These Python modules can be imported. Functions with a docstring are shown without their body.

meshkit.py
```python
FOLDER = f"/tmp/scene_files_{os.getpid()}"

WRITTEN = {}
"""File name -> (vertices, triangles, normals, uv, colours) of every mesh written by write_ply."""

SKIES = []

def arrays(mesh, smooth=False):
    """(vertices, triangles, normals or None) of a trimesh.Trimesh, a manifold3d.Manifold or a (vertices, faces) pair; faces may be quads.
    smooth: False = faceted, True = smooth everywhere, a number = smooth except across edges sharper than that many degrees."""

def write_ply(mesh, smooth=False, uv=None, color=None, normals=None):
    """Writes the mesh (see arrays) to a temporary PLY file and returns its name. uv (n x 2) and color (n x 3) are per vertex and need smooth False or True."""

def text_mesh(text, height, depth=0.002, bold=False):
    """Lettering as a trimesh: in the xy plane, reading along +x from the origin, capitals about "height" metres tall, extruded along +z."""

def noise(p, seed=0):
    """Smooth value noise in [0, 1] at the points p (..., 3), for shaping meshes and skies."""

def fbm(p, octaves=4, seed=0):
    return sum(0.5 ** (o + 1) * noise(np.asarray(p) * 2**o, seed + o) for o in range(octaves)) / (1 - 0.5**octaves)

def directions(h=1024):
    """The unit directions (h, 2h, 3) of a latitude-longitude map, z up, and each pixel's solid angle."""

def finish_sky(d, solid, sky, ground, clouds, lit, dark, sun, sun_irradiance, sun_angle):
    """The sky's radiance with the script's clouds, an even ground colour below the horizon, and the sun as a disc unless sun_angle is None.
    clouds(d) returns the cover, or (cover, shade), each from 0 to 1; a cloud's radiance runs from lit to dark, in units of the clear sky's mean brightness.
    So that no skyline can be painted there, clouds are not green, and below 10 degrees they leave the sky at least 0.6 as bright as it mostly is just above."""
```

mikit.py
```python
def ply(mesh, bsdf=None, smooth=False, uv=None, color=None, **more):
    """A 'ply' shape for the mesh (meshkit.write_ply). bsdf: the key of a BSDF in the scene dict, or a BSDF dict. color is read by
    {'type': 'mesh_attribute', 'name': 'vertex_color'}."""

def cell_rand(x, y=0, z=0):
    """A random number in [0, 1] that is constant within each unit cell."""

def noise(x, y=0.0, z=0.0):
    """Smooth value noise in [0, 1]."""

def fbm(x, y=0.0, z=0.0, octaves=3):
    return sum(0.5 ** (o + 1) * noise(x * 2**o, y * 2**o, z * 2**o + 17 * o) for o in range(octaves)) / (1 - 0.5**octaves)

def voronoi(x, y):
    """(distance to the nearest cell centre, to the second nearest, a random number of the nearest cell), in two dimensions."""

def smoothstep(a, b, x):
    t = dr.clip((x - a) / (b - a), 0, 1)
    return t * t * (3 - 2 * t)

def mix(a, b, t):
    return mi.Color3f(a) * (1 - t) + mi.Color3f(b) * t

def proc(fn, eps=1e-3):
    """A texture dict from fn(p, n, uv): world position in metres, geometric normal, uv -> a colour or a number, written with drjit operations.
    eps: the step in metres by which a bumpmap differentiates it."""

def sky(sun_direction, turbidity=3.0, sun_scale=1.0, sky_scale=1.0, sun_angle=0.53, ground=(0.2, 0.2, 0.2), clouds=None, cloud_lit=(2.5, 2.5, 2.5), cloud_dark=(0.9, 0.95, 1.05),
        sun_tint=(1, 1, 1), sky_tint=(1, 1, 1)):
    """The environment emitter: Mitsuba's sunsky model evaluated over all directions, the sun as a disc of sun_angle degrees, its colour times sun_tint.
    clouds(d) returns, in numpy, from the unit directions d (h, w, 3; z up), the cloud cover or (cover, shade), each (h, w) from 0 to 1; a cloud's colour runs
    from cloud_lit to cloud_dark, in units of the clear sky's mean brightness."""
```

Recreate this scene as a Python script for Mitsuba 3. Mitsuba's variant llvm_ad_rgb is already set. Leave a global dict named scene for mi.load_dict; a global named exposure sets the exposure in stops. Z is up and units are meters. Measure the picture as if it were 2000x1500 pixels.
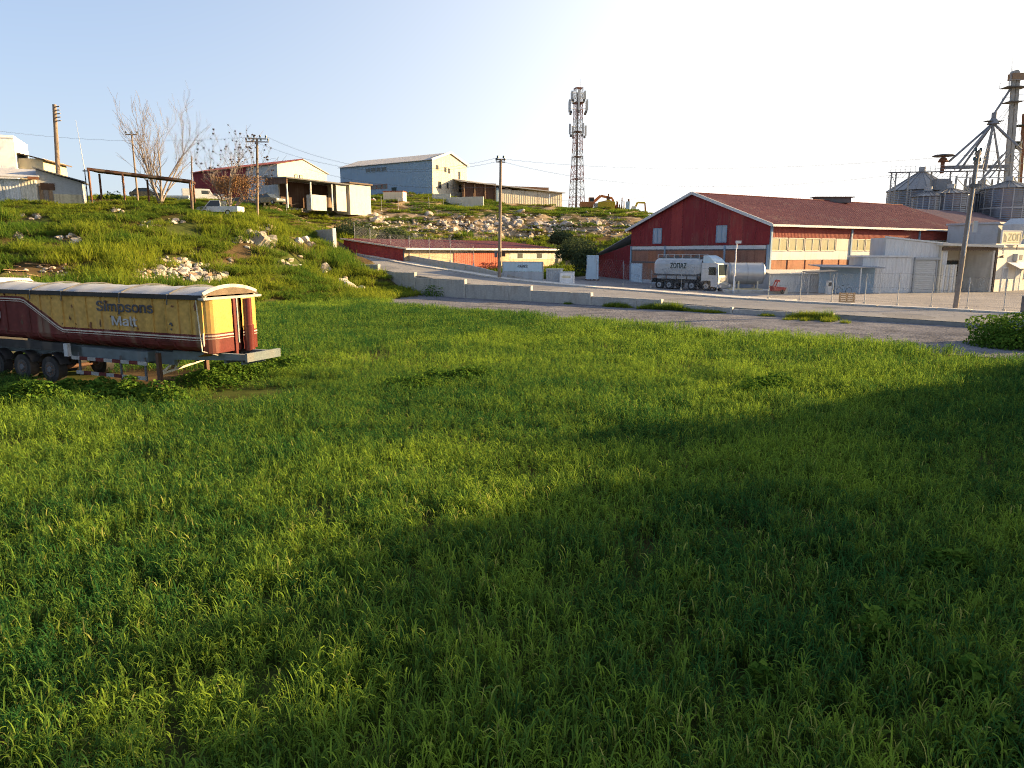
import math, random
import numpy as np
import drjit as dr
import mitsuba as mi
import trimesh
import mikit, meshkit
from mikit import noise, fbm, smoothstep, mix, proc
from scipy.interpolate import LinearNDInterpolator, NearestNDInterpolator
from scipy.ndimage import gaussian_filter
from shapely.geometry import Polygon, LineString, Point, MultiPolygon
from shapely import contains_xy

# ------------------------------------------------------------------ camera, sky, exposure
scene, labels = {}, {}
FOV, YH, CZ = 72.0, 494.0, 5.1
FPX = 1000 / math.tan(math.radians(FOV / 2))
PITCH = math.atan((750 - YH) / FPX)
cp, sp = math.cos(PITCH), math.sin(PITCH)
T = mi.ScalarTransform4f
scene['camera'] = {'type': 'perspective', 'fov': FOV, 'fov_axis': 'x', 'near_clip': 0.1, 'far_clip': 9000.0,
                   'to_world': T().look_at(origin=[0, 0, CZ], target=[0, cp * 10, CZ - sp * 10], up=[0, 0, 1])}
SUN_AZ, SUN_EL = math.radians(12.0), math.radians(16.0)     # azimuth from +x towards +y
SUN = np.array([math.cos(SUN_AZ) * math.cos(SUN_EL), math.sin(SUN_AZ) * math.cos(SUN_EL), math.sin(SUN_EL)])


def haze_veil(d):
    """thin spring haze: whitish glow round the sun, paler and duller towards the horizon everywhere"""
    a = np.arccos(np.clip(d @ SUN, -1, 1))
    low = np.exp(-np.maximum(d[..., 2], 0) * 3.2)
    glow = np.clip((1.96 - a) / 1.2, 0, 1) ** 1.6
    return np.clip(glow * (0.45 + 0.5 * low) + 0.62 * low, 0, 0.96), np.clip(1.0 - 1.9 * glow, 0, 1)


scene['sky'] = mikit.sky(SUN.tolist(), turbidity=3.0, sun_scale=1.55, sky_scale=1.0, sun_tint=(1.0, 0.965, 0.89), sky_tint=(.92, .86, .99),
                         clouds=haze_veil, cloud_lit=(2.6, 2.55, 2.45), cloud_dark=(1.05, 1.12, 1.22), ground=(0.12, 0.13, 0.07))
exposure = 3.3

# ------------------------------------------------------------------ helpers
rng = np.random.default_rng(7)


def lin(h, k=1.0):
    h = h.lstrip('#')
    c = [int(h[i:i + 2], 16) / 255 for i in (0, 2, 4)]
    return [k * (x / 12.92 if x < 0.04045 else ((x + 0.055) / 1.055) ** 2.4) for x in c]


def at(px, py, Y):
    v = (py - 750) / FPX
    t = Y / (cp - v * sp)
    return np.array([t * (px - 1000) / FPX, Y, CZ + t * (-sp - v * cp)])


def gz(px, py, z):
    v = (py - 750) / FPX
    t = (z - CZ) / (-sp - v * cp)
    return np.array([t * (px - 1000) / FPX, t * (cp - v * sp), z])


PALETTE = {
    'white': (0.52, 0.535, 0.55), 'offwhite': (0.52, 0.49, 0.43), 'cream': (0.53, 0.49, 0.4), 'yellowwall': (0.55, 0.48, 0.32), 'concrete': (.36, .35, .33), 'concretelit': (.45, .43, .39),
    'darkconcrete': (.23, .23, .22), 'maroon': (.20, .024, .030), 'redside': (0.27, 0.06, 0.045), 'maroonroof': (.17, .045, .045), 'redlight': (.27, .04, .04), 'greyroof': (.30, .31, .33),
    'bluegrey': (0.22, 0.315, 0.42), 'paleblue': (.45, .58, .68), 'palegrey': (0.37, 0.4, 0.43), 'steel': (.42, .44, .46), 'darksteel': (.10, .105, .115), 'black': (.015, .015, .017),
    'rubber': (.022, .022, .023), 'rust': (.17, .075, .04), 'darkrust': (.085, .045, .03), 'brick': (.30, .13, .075), 'brickdull': (0.27, 0.135, 0.095), 'orangedoor': (0.36, 0.085, 0.05), 'block': (0.43, 0.34, 0.24),
    'timber': (.24, .16, .10), 'pole': (.20, .155, .12), 'polegrey': (.21, .18, .16), 'bark': (.21, .165, .12), 'barkpale': (0.21, 0.18, 0.165), 'deadleaf': (.19, .10, .04), 'pod': (.03, .022, .025),
    'glass': (.03, .04, .045), 'trailyellow': (0.44, 0.275, 0.075), 'trailmaroon': (0.105, 0.02, 0.018), 'trailblack': (.03, .03, .032), 'tarp': (0.25, 0.27, 0.3), 'chassis': (0.11, 0.14, 0.155), 'letter': (.06, .065, .085),
    'letterfaded': (.26, .24, .19), 'lettergrey': (.36, .37, .38), 'stripe': (0.45, 0.4, 0.35), 'machineyellow': (.55, .36, .03), 'machineorange': (.42, .16, .05), 'carblack': (.02, .022, .028), 'carblue': (.22, .32, .44),
    'carsilver': (.50, .51, .52), 'cargreen': (.05, .07, .065), 'pallet': (.36, .25, .14), 'redpaint': (0.4, 0.05, 0.045), 'signcream': (.66, .60, .42), 'teal': (.10, .30, .32), 'darkgreen': (.03, .05, .05),
    'galv': (.33, .35, .37), 'galvdark': (.20, .215, .24), 'wire': (.10, .10, .11), 'terracotta': (.42, .14, .05), 'cleanwhite': (.80, .80, .80), 'dirt': (.23, .15, .085), 'limestone': (0.42, 0.37, 0.31), 'rail': (.30, .30, .29), 'towerred': (.26, .13, .12), 'purpleroof': (.155, .105, .115), 'roofred': (0.135, 0.043, 0.046), 'brownroof': (.10, .07, .05), 'signolive': (.33, .32, .20), 'rimgrey': (.06, .057, .055), 'board': (0.13, 0.095, 0.065),
}
PN = list(PALETTE)
PI_ = {k: i for i, k in enumerate(PN)}
PAL = mi.Color3f(np.array([PALETTE[k] for k in PN], dtype=np.float32).T.copy())


def painted(p, n, uv):
    base = dr.gather(mi.Color3f, PAL, mi.UInt32(uv.x))
    a = fbm(p.x * 0.45, p.y * 0.45, p.z * 0.45 + 3)
    b = noise(p.x * 4.1, p.y * 4.1, p.z * 0.45)
    c = fbm(p.x * 8, p.y * 8, p.z * 8, 2)
    k = 1 + uv.y * (0.7 * (a - 0.5) + 0.55 * (b - 0.5) + 0.45 * (c - 0.5))
    dirt = smoothstep(0.52, 0.80, 0.5 * a + 0.5 * b) * uv.y
    return mix(base * k, mi.Color3f(.16, .12, .085), dr.clip(dirt * 0.75, 0, .8))


def two(b):
    return {'type': 'twosided', 'bsdf': b}


scene['matte'] = two({'type': 'principled', 'base_color': proc(painted), 'roughness': 0.75, 'specular': 0.3})
scene['gloss'] = two({'type': 'principled', 'base_color': proc(painted), 'roughness': 0.28, 'specular': 0.5})
scene['glazing'] = two({'type': 'principled', 'base_color': proc(painted), 'roughness': 0.06, 'specular': 0.5})
scene['metal'] = two({'type': 'principled', 'base_color': proc(painted), 'roughness': 0.38, 'metallic': 0.65, 'specular': 0.5})


def soil_fn(p, n, uv):
    a, b = fbm(p.x * .22, p.y * .22), fbm(p.x * 2.3, p.y * 2.3)
    c = mix(mi.Color3f(.085, .062, .035), mi.Color3f(.055, .070, .022), smoothstep(.35, .6, a))
    d = mix(c, mi.Color3f(.27, .215, .15), smoothstep(.44, .62, fbm(p.x * .5 + 9, p.y * .5 + p.z * .7)) * smoothstep(102., 112., p.y))
    d = mix(d, mi.Color3f(.20, .15, .095), smoothstep(.60, .78, fbm(p.x * .35 + 9, p.y * .35 + 4)) * smoothstep(2.0, 5.0, p.z))
    return d * (0.6 + 0.8 * b)


def gravel_fn(p, n, uv):
    a, b, c = fbm(p.x * .25, p.y * .25), noise(p.x * 13, p.y * 13), fbm(p.x * 1.5, p.y * 1.5)
    col = mix(mi.Color3f(.135, .140, .163), mi.Color3f(.20, .203, .222), a)
    wet = smoothstep(.5, .72, fbm(p.x * .5 + p.y * .32 + 5, p.y * .9 - p.x * .1))
    return mix(col, col * mi.Color3f(.66, .66, .66), wet * .7) * (0.45 + 0.6 * b + 0.5 * c)


def road_fn(p, n, uv):
    a, b, c = fbm(p.x * .3, p.y * .3), noise(p.x * 20, p.y * 20), fbm(p.x * 1.9, p.y * 1.9)
    col = mix(mi.Color3f(.125, .13, .14), mi.Color3f(.185, .187, .192), a) * (0.75 + 0.25 * b + 0.25 * c)
    crack = smoothstep(.016, .004, dr.abs(fbm(p.x * .8 + 7, p.y * .8, 0, 4) - .5)) * smoothstep(.45, .6, a)
    patch = smoothstep(.60, .62, noise(p.x * .33 + 3, p.y * .33 + 8))
    return mix(mix(col, col * .62, patch * .6), mi.Color3f(.05, .05, .05), crack * .7)


def yard_fn(p, n, uv):
    a, b, c = fbm(p.x * .16, p.y * .16), noise(p.x * 15, p.y * 15), fbm(p.x * 1.1 + 5, p.y * 1.1)
    return mix(mi.Color3f(.225, .222, .225), mi.Color3f(.31, .30, .295), a) * (0.75 + 0.15 * b + 0.35 * c)


def rock_fn(p, n, uv):
    a, b = fbm(p.x * 1.3, p.y * 1.3, p.z * 1.3), fbm(p.x * 6, p.y * 6, p.z * 6)
    return mix(mi.Color3f(.29, .245, .20), mi.Color3f(.58, .545, .49), smoothstep(.3, .7, a)) * (0.6 + 0.7 * b)


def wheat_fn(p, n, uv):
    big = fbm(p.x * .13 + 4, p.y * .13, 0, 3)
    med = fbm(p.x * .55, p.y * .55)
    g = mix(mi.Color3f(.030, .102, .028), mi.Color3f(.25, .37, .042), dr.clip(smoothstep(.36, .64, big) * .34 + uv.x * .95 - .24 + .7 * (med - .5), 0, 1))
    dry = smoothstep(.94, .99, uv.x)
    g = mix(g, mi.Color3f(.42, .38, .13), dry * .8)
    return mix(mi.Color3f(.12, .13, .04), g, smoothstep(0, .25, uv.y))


def weed_fn(p, n, uv):
    big = fbm(p.x * .16 + 8, p.y * .16 + 2, p.z * .2)
    med = fbm(p.x * .6, p.y * .6, p.z * .6)
    g = mix(mi.Color3f(.070, .150, .024), mi.Color3f(.25, .29, .028), dr.clip(smoothstep(.36, .62, big) * .5 + uv.x * .45 - .05 + .8 * (med - .5), 0, 1))
    g = mix(g, mi.Color3f(.30, .25, .10), smoothstep(.88, .97, uv.x) * .8)
    return mix(mi.Color3f(.11, .10, .04), g, smoothstep(0, .3, uv.y))


def broad_fn(p, n, uv):
    return mix(mi.Color3f(.045, .115, .018), mi.Color3f(.115, .19, .028), uv.x)


def olive_fn(p, n, uv):
    return mix(mi.Color3f(.040, .065, .035), mi.Color3f(.075, .10, .05), uv.x)


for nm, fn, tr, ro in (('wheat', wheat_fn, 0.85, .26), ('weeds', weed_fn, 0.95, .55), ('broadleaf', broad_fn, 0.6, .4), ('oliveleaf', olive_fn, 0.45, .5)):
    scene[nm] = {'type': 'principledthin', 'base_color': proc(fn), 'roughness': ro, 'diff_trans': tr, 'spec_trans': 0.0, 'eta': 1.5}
scene['soil'] = two({'type': 'diffuse', 'reflectance': proc(soil_fn)})
scene['gravel'] = two({'type': 'bumpmap', 'arbitrary': proc(lambda p, n, uv: fbm(p.x * 9, p.y * 9), eps=.02), 'scale': 0.05, 'bsdf': {'type': 'diffuse', 'reflectance': proc(gravel_fn)}})
scene['asphalt'] = two({'type': 'principled', 'base_color': proc(road_fn), 'roughness': .8, 'specular': .3})
scene['yardconcrete'] = two({'type': 'diffuse', 'reflectance': proc(yard_fn)})
scene['rockmat'] = two({'type': 'diffuse', 'reflectance': proc(rock_fn)})

_n = {}


def numbered(base):
    k = _n.get(base, 0)
    _n[base] = k + 1
    return base if k == 0 else f'{base}_{k:03d}'


class B:
    """collects split-edged faces of one mesh, in a local frame"""

    def __init__(s, M=None):
        s.M = np.eye(4) if M is None else M
        s.v, s.f, s.u, s.k = [], [], [], 0

    def raw(s, V, F, c='white', d=.3):
        V = np.asarray(V, float).reshape(-1, 3)
        V = V @ s.M[:3, :3].T + s.M[:3, 3]
        s.v.append(V)
        s.f.append(np.asarray(F, int).reshape(-1, 3) + s.k)
        s.u.append(np.tile([PI_[c] + .5, d], (len(V), 1)))
        s.k += len(V)
        return s

    def quad(s, a, b, c_, d_, c='white', d=.3):
        return s.raw([a, b, c_, d_], [[0, 1, 2], [0, 2, 3]], c, d)

    def hexa(s, P, c='white', d=.3):
        P = np.asarray(P, float)
        for q in ((0, 3, 2, 1), (4, 5, 6, 7), (0, 1, 5, 4), (1, 2, 6, 5), (2, 3, 7, 6), (3, 0, 4, 7)):
            s.quad(*P[list(q)], c, d)
        return s

    def box(s, x0, x1, y0, y1, z0, z1, c='white', d=.3):
        return s.hexa([[x0, y0, z0], [x1, y0, z0], [x1, y1, z0], [x0, y1, z0], [x0, y0, z1], [x1, y0, z1], [x1, y1, z1], [x0, y1, z1]], c, d)

    def beam(s, p, q, w, h, c='white', d=.3, up=(0, 0, 1)):
        p, q = np.asarray(p, float), np.asarray(q, float)
        t = (q - p) / (np.linalg.norm(q - p) + 1e-9)
        up = np.asarray(up, float)
        if abs(t @ up) > .95:
            up = np.array([1., 0, 0])
        a = np.cross(t, up)
        a /= np.linalg.norm(a)
        b = np.cross(a, t)
        a, b = a * w / 2, b * h / 2
        return s.hexa([p - a - b, p + a - b, p + a + b, p - a + b, q - a - b, q + a - b, q + a + b, q - a + b], c, d)

    def cyl(s, p, q, r0, r1=None, n=10, c='white', d=.3, cap=True):
        p, q = np.asarray(p, float), np.asarray(q, float)
        r1 = r0 if r1 is None else r1
        t = (q - p) / (np.linalg.norm(q - p) + 1e-9)
        a = np.cross(t, [0, 0, 1.] if abs(t[2]) < .9 else [1., 0, 0])
        a /= np.linalg.norm(a)
        b = np.cross(t, a)
        an = np.arange(n) * 2 * np.pi / n
        R = np.cos(an)[:, None] * a + np.sin(an)[:, None] * b
        V = np.vstack([p + r0 * R, q + r1 * R])
        i = np.arange(n)
        j = (i + 1) % n
        s.raw(V, np.vstack([np.stack([i, j, j + n], 1), np.stack([i, j + n, i + n], 1)]), c, d)
        if cap:
            for o, r, sg in ((p, r0, -1), (q, r1, 1)):
                if r > 1e-4:
                    F = np.stack([i * 0 + n, i, j], 1) if sg > 0 else np.stack([i * 0 + n, j, i], 1)
                    s.raw(np.vstack([o + r * R, [o]]), F, c, d)
        return s

    def prism(s, pts, o, u, w, e, c='white', d=.3):
        """polygon pts (a,b) placed at o + a*u + b*w, extruded by vector e"""
        pts = np.asarray(pts, float)
        o, u, w, e = (np.asarray(k, float) for k in (o, u, w, e))
        P = o + pts[:, :1] * u + pts[:, 1:2] * w
        pg = Polygon(pts)
        tv, tf = trimesh.creation.triangulate_polygon(pg, engine='earcut')
        Q = o + tv[:, :1] * u + tv[:, 1:2] * w
        s.raw(Q, tf[:, ::-1], c, d)
        s.raw(Q + e, tf, c, d)
        for i in range(len(P)):
            j = (i + 1) % len(P)
            s.quad(P[i], P[j], P[j] + e, P[i] + e, c, d)
        return s

    def sheet(s, o, u, n, L, lo, hi, c='white', d=.3, period=.3, depth=.03, up=(0, 0, 1)):
        """corrugated cladding: along u from 0 to L, between lo(a) and hi(a) along up, waved along n"""
        o, u, n, up = (np.asarray(k, float) for k in (o, u, n, up))
        lo = lo if callable(lo) else (lambda a, v=lo: v)
        hi = hi if callable(hi) else (lambda a, v=hi: v)
        m = max(1, int(round(L / period)))
        a = (np.arange(m)[:, None] + np.array([0, .3, .5, .8])).ravel() * L / m
        w = np.tile([0, 0, 1, 1], m) * depth
        a, w = np.append(a, L), np.append(w, 0)
        l, h = np.array([lo(x) for x in a]), np.array([hi(x) for x in a])
        P = o + a[:, None] * u + w[:, None] * n
        V, F = [], []
        A, H = P + l[:, None] * up, P + h[:, None] * up
        for i in range(len(a) - 1):
            k = 4 * i
            V += [A[i], A[i + 1], H[i + 1], H[i]]
            F += [[k, k + 1, k + 2], [k, k + 2, k + 3]]
        return s.raw(V, F, c, d)

    def tm(s, m, c='white', d=.3):
        v, f = np.array(m.vertices), np.array(m.faces)
        return s.raw(v[f].reshape(-1, 3), np.arange(len(f) * 3).reshape(-1, 3), c, d)

    def smooth_tm(s, m, c='white', d=.3):
        return s.raw(m.vertices, m.faces, c, d)

    def ply(s, mat):
        return mikit.ply((np.vstack(s.v), np.vstack(s.f)), mat, smooth=True, uv=np.vstack(s.u))


def fr(x, y, z, yaw=0.0):
    M = np.eye(4)
    c, s_ = math.cos(yaw), math.sin(yaw)
    M[:3, :3] = [[c, -s_, 0], [s_, c, 0], [0, 0, 1]]
    M[:3, 3] = [x, y, z]
    return M


class Th:
    def __init__(s, name, label=None, cat=None, group=None, kind=None, M=None):
        s.key, s.M = numbered(name), M
        e = {}
        for k, v in (('label', label), ('category', cat), ('group', group), ('kind', kind)):
            if v:
                e[k] = v
        labels[s.key] = e

    def b(s):
        return B(s.M)

    def p(s, part, b, mat='matte', label=None, kind=None, under=None):
        key = numbered((under or s.key) + '__' + part)
        scene[key] = b.ply(mat)
        if label or kind:
            labels[key] = {k: v for k, v in (('label', label), ('kind', kind)) if v}
        return key


def put(name, b, mat='matte', label=None, cat=None, group=None, kind=None):
    t = Th(name, label, cat, group, kind)
    scene[t.key] = b.ply(mat) if isinstance(b, B) else b
    return t.key


# ------------------------------------------------------------------ ground heights
def mapz(P):
    return list(P)


CP = []
for x, y, z in [(-60, -15, 0), (0, -15, 0), (60, -15, .2), (-30, 10, 0), (0, 10, 0), (30, 10, .2), (-45, 22, 0), (-20, 25, 0), (0, 25, .05), (18, 25, .1), (40, 25, .4),
                (-35, 32, 0.05), (-14, 36, .12), (10, 45, .4), (22, 34, .4), (28, 44, .5), (17, 53.5, .58), (2, 67.5, .52), (-5, 72.5, .5), (-9, 62, .42), (-11, 67, .48), (45, 30, .55), (90, 20, .7),
                (36, 51, .9), (22, 62, .95), (14, 71, 1.0), (60, 60, 1), (110, 50, 1), (110, 250, 1), (60, 120, 1), (60, 250, 2), (40, 100, 1.0), (20, 95, 1.0), (28, 112, 1.5), (8, 84, 1.1), (-4, 90, 1.6), (-13, 95, 2.2), (-20, 103, 3.6), (0, 103, 1.6),
                (12, 115, 2.0), (-10, 112, 3.5), (110, -15, .7)]:
    CP.append((x, y, z))
for px, py, Y in [(-250, 400, 72), (0, 402, 72), (60, 401, 72), (175, 405, 74), (310, 403, 76), (380, 418, 75), (450, 427, 76), (503, 437, 76), (560, 455, 80), (612, 484, 88), (100, 470, 60), (500, 510, 69), (300, 490, 62),
                  (-250, 650, 40), (0, 650, 40), (250, 632, 46), (400, 613, 52), (520, 601, 60), (620, 591, 66), (700, 583, 72), (-100, 500, 55), (600, 540, 76), (640, 545, 79), (705, 530, 80.5), (668, 505, 86), (760, 579, 76),
                  (480, 399, 105), (300, 397, 105), (0, 397, 100), (-250, 397, 100), (560, 420, 100), (620, 455, 105), (640, 474, 112), (700, 470, 118), (800, 470, 123), (1000, 468, 130), (1240, 472, 130), (1130, 470, 130), (690, 436, 122), (720, 424, 128), (850, 418, 134), (1000, 414, 140),
                  (1150, 414, 142), (1260, 424, 142), (560, 400, 125), (700, 392, 140), (800, 392, 150), (860, 398, 150), (900, 412, 153), (950, 413, 154), (990, 410, 156), (1000, 409, 158), (1110, 409, 165), (1200, 412, 165), (1270, 417, 165), (663, 386, 176), (911, 386, 178), (843, 382, 166), (1125, 406, 175), (480, 398, 130), (300, 398, 160), (0, 398, 160), (-300, 398, 160)]:
    CP.append(tuple(at(px, py, Y)))
CP += [(-140, 60, 9), (-140, 100, 12), (-140, 160, 13), (-140, 250, 13), (-60, 250, 14), (0, 250, 16), (25, 250, 14), (-140, 30, 1), (-140, -15, 0), (38, 165, 8), (45, 140, 2)]
CP = np.array(CP)
GX, GY = np.arange(-140, 111.0), np.arange(-15, 251.0)
gx, gy = np.meshgrid(GX, GY)
HG = LinearNDInterpolator(CP[:, :2], CP[:, 2])(gx, gy)
HG = np.where(np.isnan(HG), NearestNDInterpolator(CP[:, :2], CP[:, 2])(gx, gy), HG)
HG = gaussian_filter(HG, 1.3)
pt = np.stack([gx, gy, gx * 0], -1)
bump = (meshkit.noise(pt * [.35, .35, 1], 3) - .5) * .9 + (meshkit.noise(pt * [.12, .12, 1], 5) - .5) * 1.2 + (meshkit.noise(pt * [.8, .8, 1], 9) - .5) * .35
HG = HG + bump * np.clip((HG - 1.6) / 2.5, 0, 1) * .9 + (meshkit.noise(pt * [.1, .1, 1], 6) - .5) * .16 * np.clip((45 - gy) / 20, 0, 1)


def H(x, y):
    x, y = np.asarray(x, float), np.asarray(y, float)
    fx, fy = np.clip(x - GX[0], 0, len(GX) - 1.001), np.clip(y - GY[0], 0, len(GY) - 1.001)
    i, j = fx.astype(int), fy.astype(int)
    a, b = fx - i, fy - j
    z = (HG[j, i] * (1 - a) + HG[j, i + 1] * a) * (1 - b) + (HG[j + 1, i] * (1 - a) + HG[j + 1, i + 1] * a) * b
    far = np.maximum(np.maximum(GX[0] - x, x - GX[-1]), np.maximum(GY[0] - y, y - GY[-1]))
    return z * np.clip(1 - (far - 50) / 800, 0, 1)


def hit(px, py, Y0=8.0):
    """where the sight line of a pixel first meets the ground"""
    Ys = np.arange(Y0, 240, .2)
    P = np.array([at(px, py, 1.0)]) - [0, 0, CZ]
    X, Z = P[0, 0] * Ys, CZ + P[0, 2] * Ys
    k = np.nonzero(Z < H(X, Ys))[0]
    k = k[0] if len(k) else len(Ys) - 1
    return np.array([X[k], Ys[k], float(H(X[k], Ys[k]))])


xs = np.unique(np.concatenate([[-4000, -2000, -1000, -600, -350, -220], GX, [150, 220, 350, 600, 1000, 2000, 4000]]))
ys = np.unique(np.concatenate([[-1500, -600, -200, -60], GY, [300, 400, 600, 1000, 1800, 4000]]))
mx, my = np.meshgrid(xs, ys)
ii = (np.arange(len(ys) - 1)[:, None] * len(xs) + np.arange(len(xs) - 1)).ravel()
quads = np.stack([ii, ii + 1, ii + 1 + len(xs), ii + len(xs)], 1)
scene['ground'] = mikit.ply((np.stack([mx, my, H(mx, my)], -1).reshape(-1, 3), quads), 'soil', smooth=True)
labels['ground'] = {'label': 'green field and weedy hillside ground under the crop', 'category': 'ground', 'kind': 'structure'}


def ground_patch(poly, step, lift, zf=None):
    """a sheet over the polygon following the ground"""
    x0, y0, x1, y1 = poly.bounds
    V, F = [], []
    import shapely
    cells = []
    for x in np.arange(x0, x1, step):
        for y in np.arange(y0, y1, step):
            c = shapely.box(x, y, x + step, y + step)
            if poly.contains(c):
                cells.append(c)
            elif poly.intersects(c):
                g = poly.intersection(c)
                cells += [q for q in getattr(g, 'geoms', [g]) if q.geom_type == 'Polygon' and q.area > 1e-4]
    k = 0
    for c in cells:
        r = np.array(c.exterior.coords)[:-1]
        if len(r) < 3:
            continue
        if not Polygon(r).exterior.is_ccw:
            r = r[::-1]
        z = (zf or H)(r[:, 0], r[:, 1]) + lift
        V.append(np.column_stack([r, z]))
        F += [[k, k + i, k + i + 1] for i in range(1, len(r) - 1)]
        k += len(r)
    return np.vstack(V), np.array(F)


# field edge (gravel side), gravel lot, wall line, road edges
EDGE = [gz(a, b, .42)[:2] for a, b in ((770, 598), (830, 602), (1000, 614), (1200, 633), (1400, 650), (1600, 664), (1800, 684), (2000, 697))] + [np.array([45., 24.])]
WALL = np.array([(45, 30, .62), (28.8, 44, .80), (16.8, 53.9, 1.02), (9.2, 61.0, 1.25), (2, 67.8, 1.55), (-5.3, 73.4, 2.1), (-11.0, 78.4, 2.75), (-16.0, 83.2, 3.3), (-22.5, 91.0, 4.3), (-29, 99.5, 5.3)])
FAR = np.array([(51, 36.2, .72), (33.4, 51.4, .88), (22.0, 61.2, 1.02), (13.6, 69.2, 1.3), (6.6, 74.6, 1.62), (-1.2, 80.2, 2.18), (-6.6, 84.6, 2.85), (-12.0, 88.6, 3.5), (-18.6, 96.0, 4.45), (-25.2, 104.5, 5.45)])
gravel_poly = Polygon([tuple(p) for p in EDGE] + [(44.5, 30.2), (28.8, 44), (16.8, 53.9), (9.2, 61.0), (2, 67.8), (-5.3, 73.4), (-9.0, 76.4), (-11.5, 73.5), (-12.6, 69)]).buffer(0)
V, F = ground_patch(gravel_poly.buffer(.6), 1.5, .012)
scene['gravel_lot'] = mikit.ply((V, F), 'gravel')
labels['gravel_lot'] = {'label': 'purple grey gravel lot between the green field and the stepped concrete wall', 'category': 'ground', 'kind': 'structure'}
road_poly = Polygon([tuple(p[:2]) for p in WALL] + [tuple(p[:2]) for p in FAR[::-1]])


def resample(P, n=6):
    out = []
    for a, b in zip(P[:-1], P[1:]):
        out += [a + (b - a) * i / n for i in range(n)]
    return np.array(out + [P[-1]])


def smooth_line(P, n=8):
    from scipy.interpolate import PchipInterpolator
    s_ = np.arange(len(P))
    t = np.linspace(0, len(P) - 1, (len(P) - 1) * n + 1)
    return np.stack([PchipInterpolator(s_, P[:, k])(t) for k in range(3)], 1)


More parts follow.
